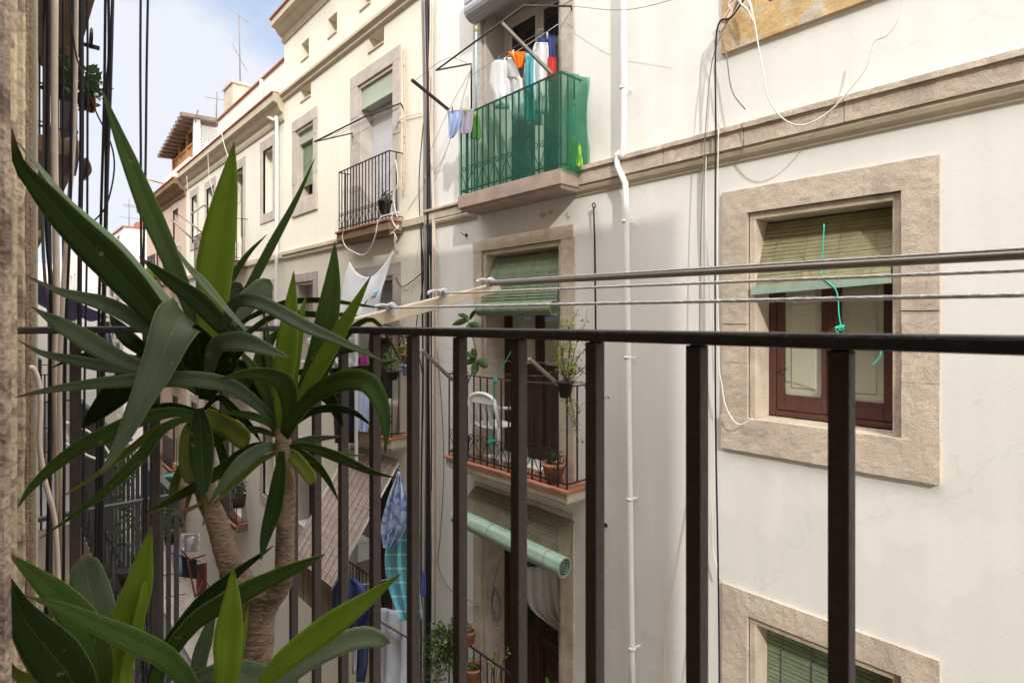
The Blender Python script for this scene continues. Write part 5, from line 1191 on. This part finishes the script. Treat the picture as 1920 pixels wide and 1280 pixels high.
# ------------------------------------------------------------------ yucca plants
def leaf(par, pts, w, t0, t1, m, roll=0, fold=.16, prof=0, tm=None):
    n = 20; m_ = len(pts) - 1; P3 = []
    for i, p in enumerate(pts):
        k = i / m_; t = t0 + (t1 - t0) * k + (tm or 0) * math.sin(k * math.pi); P3.append(PT(p[0], p[1], t))
    C3 = catmull(P3, n); rows = []; side0 = None
    for i, p in enumerate(C3):
        s = i / n; T = (C3[min(i + 1, n)] - C3[max(i - 1, 0)]).normalized(); vw = p.normalized()
        sd = T.cross(vw).normalized()
        if side0 is not None and sd.dot(side0) < 0 and prof != 9: sd = -sd
        side0 = sd
        sd = Matrix.Rotation(roll, 3, T) @ sd; nn = sd.cross(T).normalized()
        if nn.dot(vw) > 0: nn = -nn
        pr = (.36 + .64 * math.sin(min(s / .5, 1) * math.pi / 2) ** 1.3) if s < .5 else max(1 - ((s - .5) / .5) ** 1.45, 0)
        if prof == 1: pr = (.5 + .5 * math.sin(min(s / .3, 1) * math.pi / 2)) if s < .7 else max(1 - ((s - .7) / .3) ** 2, 0) ** .5
        if prof == 2: pr = max(1 - s ** 1.35, 0) * (.86 + .14 * min(s / .15, 1))
        tt = p.length / math.sqrt(1 + 0) ; dep = t0 + (t1 - t0) * s
        pr *= 1 + .05 * noise3(s * 9, w, pts[0][1]) + .03 * noise3(s * 31, w, pts[0][0])
        h = w * .46 * dep / F * pr + .0004
        rows.append([p + sd * h * k - nn * fold * h * (1 - abs(k) ** 1.3) for k in (-1, -.6, -.2, 0, .2, .6, 1)])
    return MB().grid(rows).build('leaf', M[m], par, solid=.0011)
Y1_ = thing('yucca_plant', 'tall two trunked yucca in a pot, arching leaves in front of the street', 'plant', PT(478, 1290, .95))
tr = MB(); rnd = random.Random(3)
def trunk(pts, rs, sd):
    c = catmull(pts, 60); n = 14; rows = []
    rr = [rs[0] + (rs[-1] - rs[0]) * k / 60 for k in range(61)]
    for i, p in enumerate(c):
        T = (c[min(i + 1, 60)] - c[max(i - 1, 0)]).normalized(); a = T.cross(V((1, 0, 0))).normalized(); b_ = T.cross(a)
        ring = rr[i] * (1 + .025 * math.sin(i * 2.6 + sd) + .03 * noise3(i * .3, sd, 0))
        rows.append([p + (a * math.cos(6.2832 * k / n) + b_ * math.sin(6.2832 * k / n)) * ring * (1 + .05 * noise3(i * .5, math.cos(6.28 * k / n) * 1.5, math.sin(6.28 * k / n) * 1.5 + sd)) for k in range(n + 1)])
    tr.grid(rows)
bt = PT(478, 1290, .95); 
trunk([V((bt.x, bt.y, -1.30)), PT(474, 1290, .95), PT(482, 1220, .95), PT(487, 1160, .95), PT(490, 1118, .948)], [.029, .022], 1)
trunk([PT(487, 1190, .952), PT(474, 1130, .955), PT(452, 1085, .962), PT(428, 1050, .97), PT(408, 980, .985), PT(388, 930, 1.0), PT(378, 860, 1.0), PT(374, 780, 1.0)], [.0205, .015], 2)
trunk([PT(490, 1165, .95), PT(506, 1128, .945), PT(524, 1102, .94), PT(533, 1070, .935), PT(535, 1000, .93), PT(538, 920, .93), PT(532, 850, .93), PT(530, 800, .93)], [.0185, .012], 3)
tr.build('trunk', M['bark'], Y1_)
pc = V((bt.x, bt.y, -1.62))
MB().lathe(pc, [(.10, 0), (.15, .30), (.165, .30), (.165, .34), (.145, .34), (.14, .31)], 24).build('pot', M['terracotta'], Y1_)
MB().lathe(pc + V((0, 0, .30)), [(.14, 0), (.135, .01)]).build('soil', M['soil'], Y1_)
LV = [
 # crown one, back to front: points base->tip, width px, depths, material, roll
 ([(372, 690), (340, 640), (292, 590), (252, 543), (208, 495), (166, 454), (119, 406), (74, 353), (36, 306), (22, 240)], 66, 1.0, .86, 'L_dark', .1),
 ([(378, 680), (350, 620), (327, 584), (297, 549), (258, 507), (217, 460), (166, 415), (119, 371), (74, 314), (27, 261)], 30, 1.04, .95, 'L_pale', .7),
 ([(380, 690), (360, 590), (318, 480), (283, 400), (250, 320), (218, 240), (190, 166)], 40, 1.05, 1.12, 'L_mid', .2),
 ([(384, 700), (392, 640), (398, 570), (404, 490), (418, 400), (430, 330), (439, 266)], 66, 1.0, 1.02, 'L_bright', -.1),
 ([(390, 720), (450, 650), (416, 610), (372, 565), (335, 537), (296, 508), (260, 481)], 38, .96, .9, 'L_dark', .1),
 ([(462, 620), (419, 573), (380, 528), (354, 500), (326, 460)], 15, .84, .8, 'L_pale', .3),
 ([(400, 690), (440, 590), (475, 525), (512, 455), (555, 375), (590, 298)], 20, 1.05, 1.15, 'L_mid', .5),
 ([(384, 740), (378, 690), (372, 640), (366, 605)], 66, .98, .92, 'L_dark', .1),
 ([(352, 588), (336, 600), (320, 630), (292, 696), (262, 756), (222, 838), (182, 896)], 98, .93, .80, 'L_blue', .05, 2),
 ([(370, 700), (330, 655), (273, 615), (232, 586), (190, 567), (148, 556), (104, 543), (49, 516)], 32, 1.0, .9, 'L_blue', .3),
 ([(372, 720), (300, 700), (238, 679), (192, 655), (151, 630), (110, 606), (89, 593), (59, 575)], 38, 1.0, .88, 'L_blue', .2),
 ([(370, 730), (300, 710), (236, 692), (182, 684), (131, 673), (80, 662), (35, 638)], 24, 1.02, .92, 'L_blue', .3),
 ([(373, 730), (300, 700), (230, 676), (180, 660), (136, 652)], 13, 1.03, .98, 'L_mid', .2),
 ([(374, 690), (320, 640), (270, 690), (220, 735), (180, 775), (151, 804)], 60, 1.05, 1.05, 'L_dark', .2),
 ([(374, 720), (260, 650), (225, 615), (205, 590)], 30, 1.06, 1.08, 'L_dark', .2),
 ([(368, 778), (330, 772), (290, 778), (250, 790), (205, 812), (160, 832), (100, 874), (55, 918), (33, 952)], 34, 1.0, .88, 'L_mid', .2),
 ([(366, 780), (300, 800), (245, 842), (185, 887), (115, 932)], 15, 1.0, .92, 'L_yellow', .3),
 ([(368, 786), (337, 788), (300, 808), (268, 850), (240, 880), (200, 918), (150, 958), (75, 1008)], 25, .99, .88, 'L_mid', .3),
 ([(373, 765), (376, 800), (378, 850), (381, 900), (381, 945)], 46, .95, .86, 'L_dark', .1),
 ([(368, 785), (354, 810), (349, 850), (352, 880), (357, 908)], 27, 1.0, .95, 'L_yellow', .1, 1),
 ([(384, 772), (404, 790), (430, 803), (452, 820), (466, 832)], 40, .99, .92, 'L_yellow', .2, 1),
 ([(380, 770), (410, 745), (440, 770), (470, 800), (490, 830)], 16, 1.0, .98, 'L_dark', .2),
 ([(384, 750), (402, 705), (425, 665), (462, 632)], 64, .97, .95, 'L_dark', .1),
 ([(388, 730), (400, 655), (430, 640), (465, 643), (505, 657), (546, 673)], 44, .95, .86, 'L_blue', -.4),
 ([(392, 720), (415, 640), (435, 575), (465, 562), (512, 578), (574, 612), (625, 634), (681, 659), (720, 678)], 30, .97, .80, 'L_blue', -.3),
 ([(394, 710), (420, 620), (455, 575), (488, 545), (506, 524)], 44, 1.02, 1.05, 'L_pale', .3, 1),
 ([(392, 710), (405, 620), (428, 560), (452, 530)], 40, 1.05, 1.08, 'L_blue', .2, 1),
 ([(396, 720), (440, 620), (495, 582), (550, 565), (610, 563), (670, 571), (726, 579)], 12, 1.03, 1.0, 'L_mid', .2),
 ([(400, 720), (450, 640), (520, 590), (600, 590), (660, 592), (745, 615)], 13, 1.05, 1.08, 'L_mid', .2),
 ([(378, 720), (350, 680), (330, 640)], 70, 1.06, 1.08, 'L_dark', .1),
 ([(390, 740), (420, 700), (460, 690), (500, 700)], 40, 1.05, 1.06, 'L_dark', .1),
 ([(370, 800), (330, 900), (320, 935), (272, 966)], 18, 1.02, .98, 'L_yellow', .3),
 # crown two
 ([(528, 815), (528, 740), (536, 660), (545, 580), (551, 508)], 42, .93, .95, 'L_bright', .0),
 ([(530, 815), (548, 730), (558, 650), (566, 590), (574, 555)], 18, .95, 1.0, 'L_bright', .3),
 ([(534, 812), (570, 735), (602, 650), (618, 570), (625, 510), (628, 452)], 46, .95, 1.0, 'L_mid', .1),
 ([(536, 815), (572, 735), (618, 655), (660, 582), (695, 518)], 34, .93, .92, 'L_bright', .35),
 ([(534, 820), (562, 770), (600, 732), (650, 712), (690, 718), (714, 755), (724, 800), (722, 850)], 44, .92, .82, 'L_mid', -.15),
 ([(538, 815), (590, 745), (653, 704), (698, 691), (748, 673)], 28, .97, 1.0, 'L_mid', .2),
 ([(532, 838), (570, 836), (610, 848), (650, 864), (695, 884), (746, 896)], 20, .93, .86, 'L_mid', .2),
 ([(532, 836), (580, 824), (642, 818)], 15, .96, 1.0, 'L_blue', .2),
 ([(540, 838), (590, 840), (640, 850), (690, 855)], 8, .96, 1.0, 'L_yellow', .2),
 ([(534, 842), (556, 862), (576, 886), (588, 908)], 25, .93, .9, 'L_yellow', .1, 1),
 ([(528, 846), (524, 890), (514, 950), (498, 1005), (489, 1050)], 32, .91, .84, 'L_dark', .1),
 ([(522, 838), (490, 842), (455, 866), (425, 898), (389, 948)], 30, .93, .86, 'L_blue', .2),
 ([(524, 845), (480, 868), (440, 905), (402, 944)], 17, .95, .9, 'L_yellow', .3),
 ([(526, 835), (470, 840), (405, 888), (325, 935), (272, 962)], 24, .97, .95, 'L_mid', .2),
 ([(526, 812), (500, 775), (470, 748), (430, 722), (370, 711), (300, 711), (230, 714), (150, 722), (80, 733), (28, 745)], 33, .95, .86, 'L_blue', .2),
 ([(532, 815), (542, 770), (538, 730), (520, 710), (470, 700), (410, 711)], 40, .92, .86, 'L_mid', -.2),
 ([(526, 815), (500, 790), (456, 776), (400, 772)], 16, .94, .92, 'L_mid', .2),
 ([(526, 810), (502, 745), (478, 694), (446, 652)], 24, .97, .98, 'L_mid', .2),
 ([(536, 812), (572, 740), (612, 742), (632, 775), (644, 802)], 26, .98, 1.0, 'L_dark', .2),
 ([(526, 800), (470, 730), (530, 708), (575, 694), (620, 682)], 14, .99, 1.0, 'L_dark', .2),
 ([(522, 815), (480, 740), (440, 700), (405, 670)], 34, 1.0, 1.02, 'L_dark', .1),
 ([(524, 815), (490, 700), (500, 650), (530, 610)], 30, 1.0, 1.04, 'L_mid', .1),
 ([(538, 815), (600, 720), (640, 640), (700, 600), (760, 690)], 14, 1.02, 1.0, 'L_mid', .2),
]
rnd = random.Random(12)
LV += [
 ([(376, 880), (384, 925), (388, 958), (380, 985)], 12, .97, .95, 'L_dead', .5),
 ([(392, 935), (360, 952), (335, 960), (318, 963)], 9, .97, .95, 'L_dead', .4),
 ([(370, 860), (362, 905), (352, 940), (346, 975)], 10, 1.0, 1.0, 'L_dead', .6),
 ([(534, 860), (546, 900), (548, 930)], 9, .92, .91, 'L_dead', .5),
 ([(372, 740), (300, 690), (220, 668), (150, 668), (95, 690)], 18, 1.03, 1.0, 'L_mid', .3),
 ([(374, 770), (320, 760), (262, 772), (215, 800)], 14, 1.02, 1.0, 'L_dark', .4),
 ([(380, 700), (398, 600), (425, 540), (462, 480), (500, 440)], 16, 1.08, 1.14, 'L_mid', .5),
 ([(372, 690), (330, 610), (300, 560), (262, 520), (215, 480)], 20, 1.08, 1.1, 'L_mid', .4),
 ([(386, 760), (430, 780), (470, 776), (510, 790)], 13, 1.0, 1.0, 'L_dark', .3),
 ([(380, 775), (410, 830), (425, 880), (432, 915)], 18, 1.02, 1.0, 'L_mid', .3),
 ([(530, 812), (515, 740), (505, 670), (500, 600)], 20, 1.0, 1.03, 'L_mid', .4),
 ([(532, 812), (590, 770), (655, 770), (700, 800)], 16, .98, 1.0, 'L_dark', .3),
 ([(528, 820), (480, 805), (430, 815), (385, 850)], 15, .98, .97, 'L_mid', .4),
 ([(536, 812), (590, 705), (640, 620), (672, 575)], 15, .98, 1.02, 'L_bright', .5),
 ([(534, 830), (580, 858), (612, 895), (636, 940)], 15, .95, .94, 'L_mid', .4),
 ([(530, 812), (556, 745), (590, 690), (640, 660), (700, 655)], 18, .99, 1.03, 'L_mid', .3),
]
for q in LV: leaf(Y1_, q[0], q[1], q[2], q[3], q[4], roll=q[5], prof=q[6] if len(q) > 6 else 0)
Y2_ = thing('yucca_plant', 'low broad leaved yucca in the bottom left corner, close to the camera', 'plant', (.20, .62, -1.62))
pb = PT(330, 1400, .74); pc = V((pb.x, pb.y, -1.62))
MB().lathe(pc, [(.09, 0), (.13, .26), (.142, .26), (.142, .30), (.125, .30), (.12, .27)], 24).build('pot', M['terracotta'], Y2_)
MB().lathe(pc + V((0, 0, .27)), [(.12, 0), (.115, .01)]).build('soil', M['soil'], Y2_)
tr = MB(); trunk([pc + V((0, 0, .28)), pc + V((.005, 0, .6)), V((pb.x, pb.y, PT(330, 1345, .74).z))], [.028, .02], 5); tr.build('trunk', M['bark'], Y2_)
for q in [
 ([(330, 1400), (195, 1330), (184, 1250), (160, 1182), (117, 1124), (66, 1078), (15, 1036)], 62, .74, .66, 'L_mid', .2),
 ([(320, 1410), (180, 1345), (127, 1262), (80, 1205), (40, 1150), (15, 1076)], 84, .72, .62, 'L_dark', .1),
 ([(340, 1400), (362, 1300), (318, 1238), (266, 1208), (197, 1176), (120, 1140), (48, 1116)], 42, .70, .60, 'L_mid', .2),
 ([(310, 1400), (205, 1290), (192, 1206), (180, 1150), (166, 1095), (158, 1038)], 68, .78, .80, 'L_blue', .1, 1),
 ([(320, 1400), (216, 1290), (232, 1190), (256, 1110), (270, 1050), (284, 984)], 58, .73, .74, 'L_bright', .1),
 ([(325, 1400), (238, 1290), (254, 1200), (268, 1120), (272, 1080)], 24, .72, .73, 'L_bright', .4),
 ([(320, 1400), (290, 1290), (355, 1175), (446, 1116), (516, 1081), (575, 1055), (610, 1038)], 38, .76, .82, 'L_mid', .2),
 ([(320, 1400), (285, 1280), (360, 1150), (438, 1078), (514, 1022)], 30, .80, .86, 'L_dark', .2),
 ([(400, 1400), (424, 1270), (428, 1200), (434, 1130), (437, 1062)], 54, .70, .72, 'L_bright', .1),
 ([(410, 1400), (440, 1280), (456, 1200), (466, 1130)], 12, .72, .73, 'L_bright', .4),
 ([(440, 1380), (510, 1262), (575, 1206), (640, 1158), (693, 1120), (752, 1075)], 52, .72, .80, 'L_bright', .15),
 ([(450, 1390), (520, 1285), (572, 1240), (625, 1212), (680, 1194), (732, 1204)], 42, .78, .84, 'L_pale', .2, 1),
 ([(420, 1400), (560, 1330), (480, 1272), (400, 1262), (300, 1300)], 56, .80, .80, 'L_blue', .2),
 ([(400, 1400), (520, 1290), (470, 1265), (420, 1255), (330, 1262)], 40, .84, .84, 'L_mid', .3),
 ([(380, 1400), (372, 1260), (388, 1190), (405, 1140)], 30, .84, .88, 'L_blue', .1),
 ([(440, 1400), (500, 1290), (560, 1240), (605, 1215)], 34, .84, .86, 'L_mid', .2),
 ([(300, 1420), (120, 1330), (60, 1280), (30, 1262), (13, 1232)], 22, .72, .66, 'L_yellow', .2),
]: leaf(Y2_, q[0], q[1], q[2], q[3], q[4], roll=q[5], prof=q[6] if len(q) > 6 else 0)
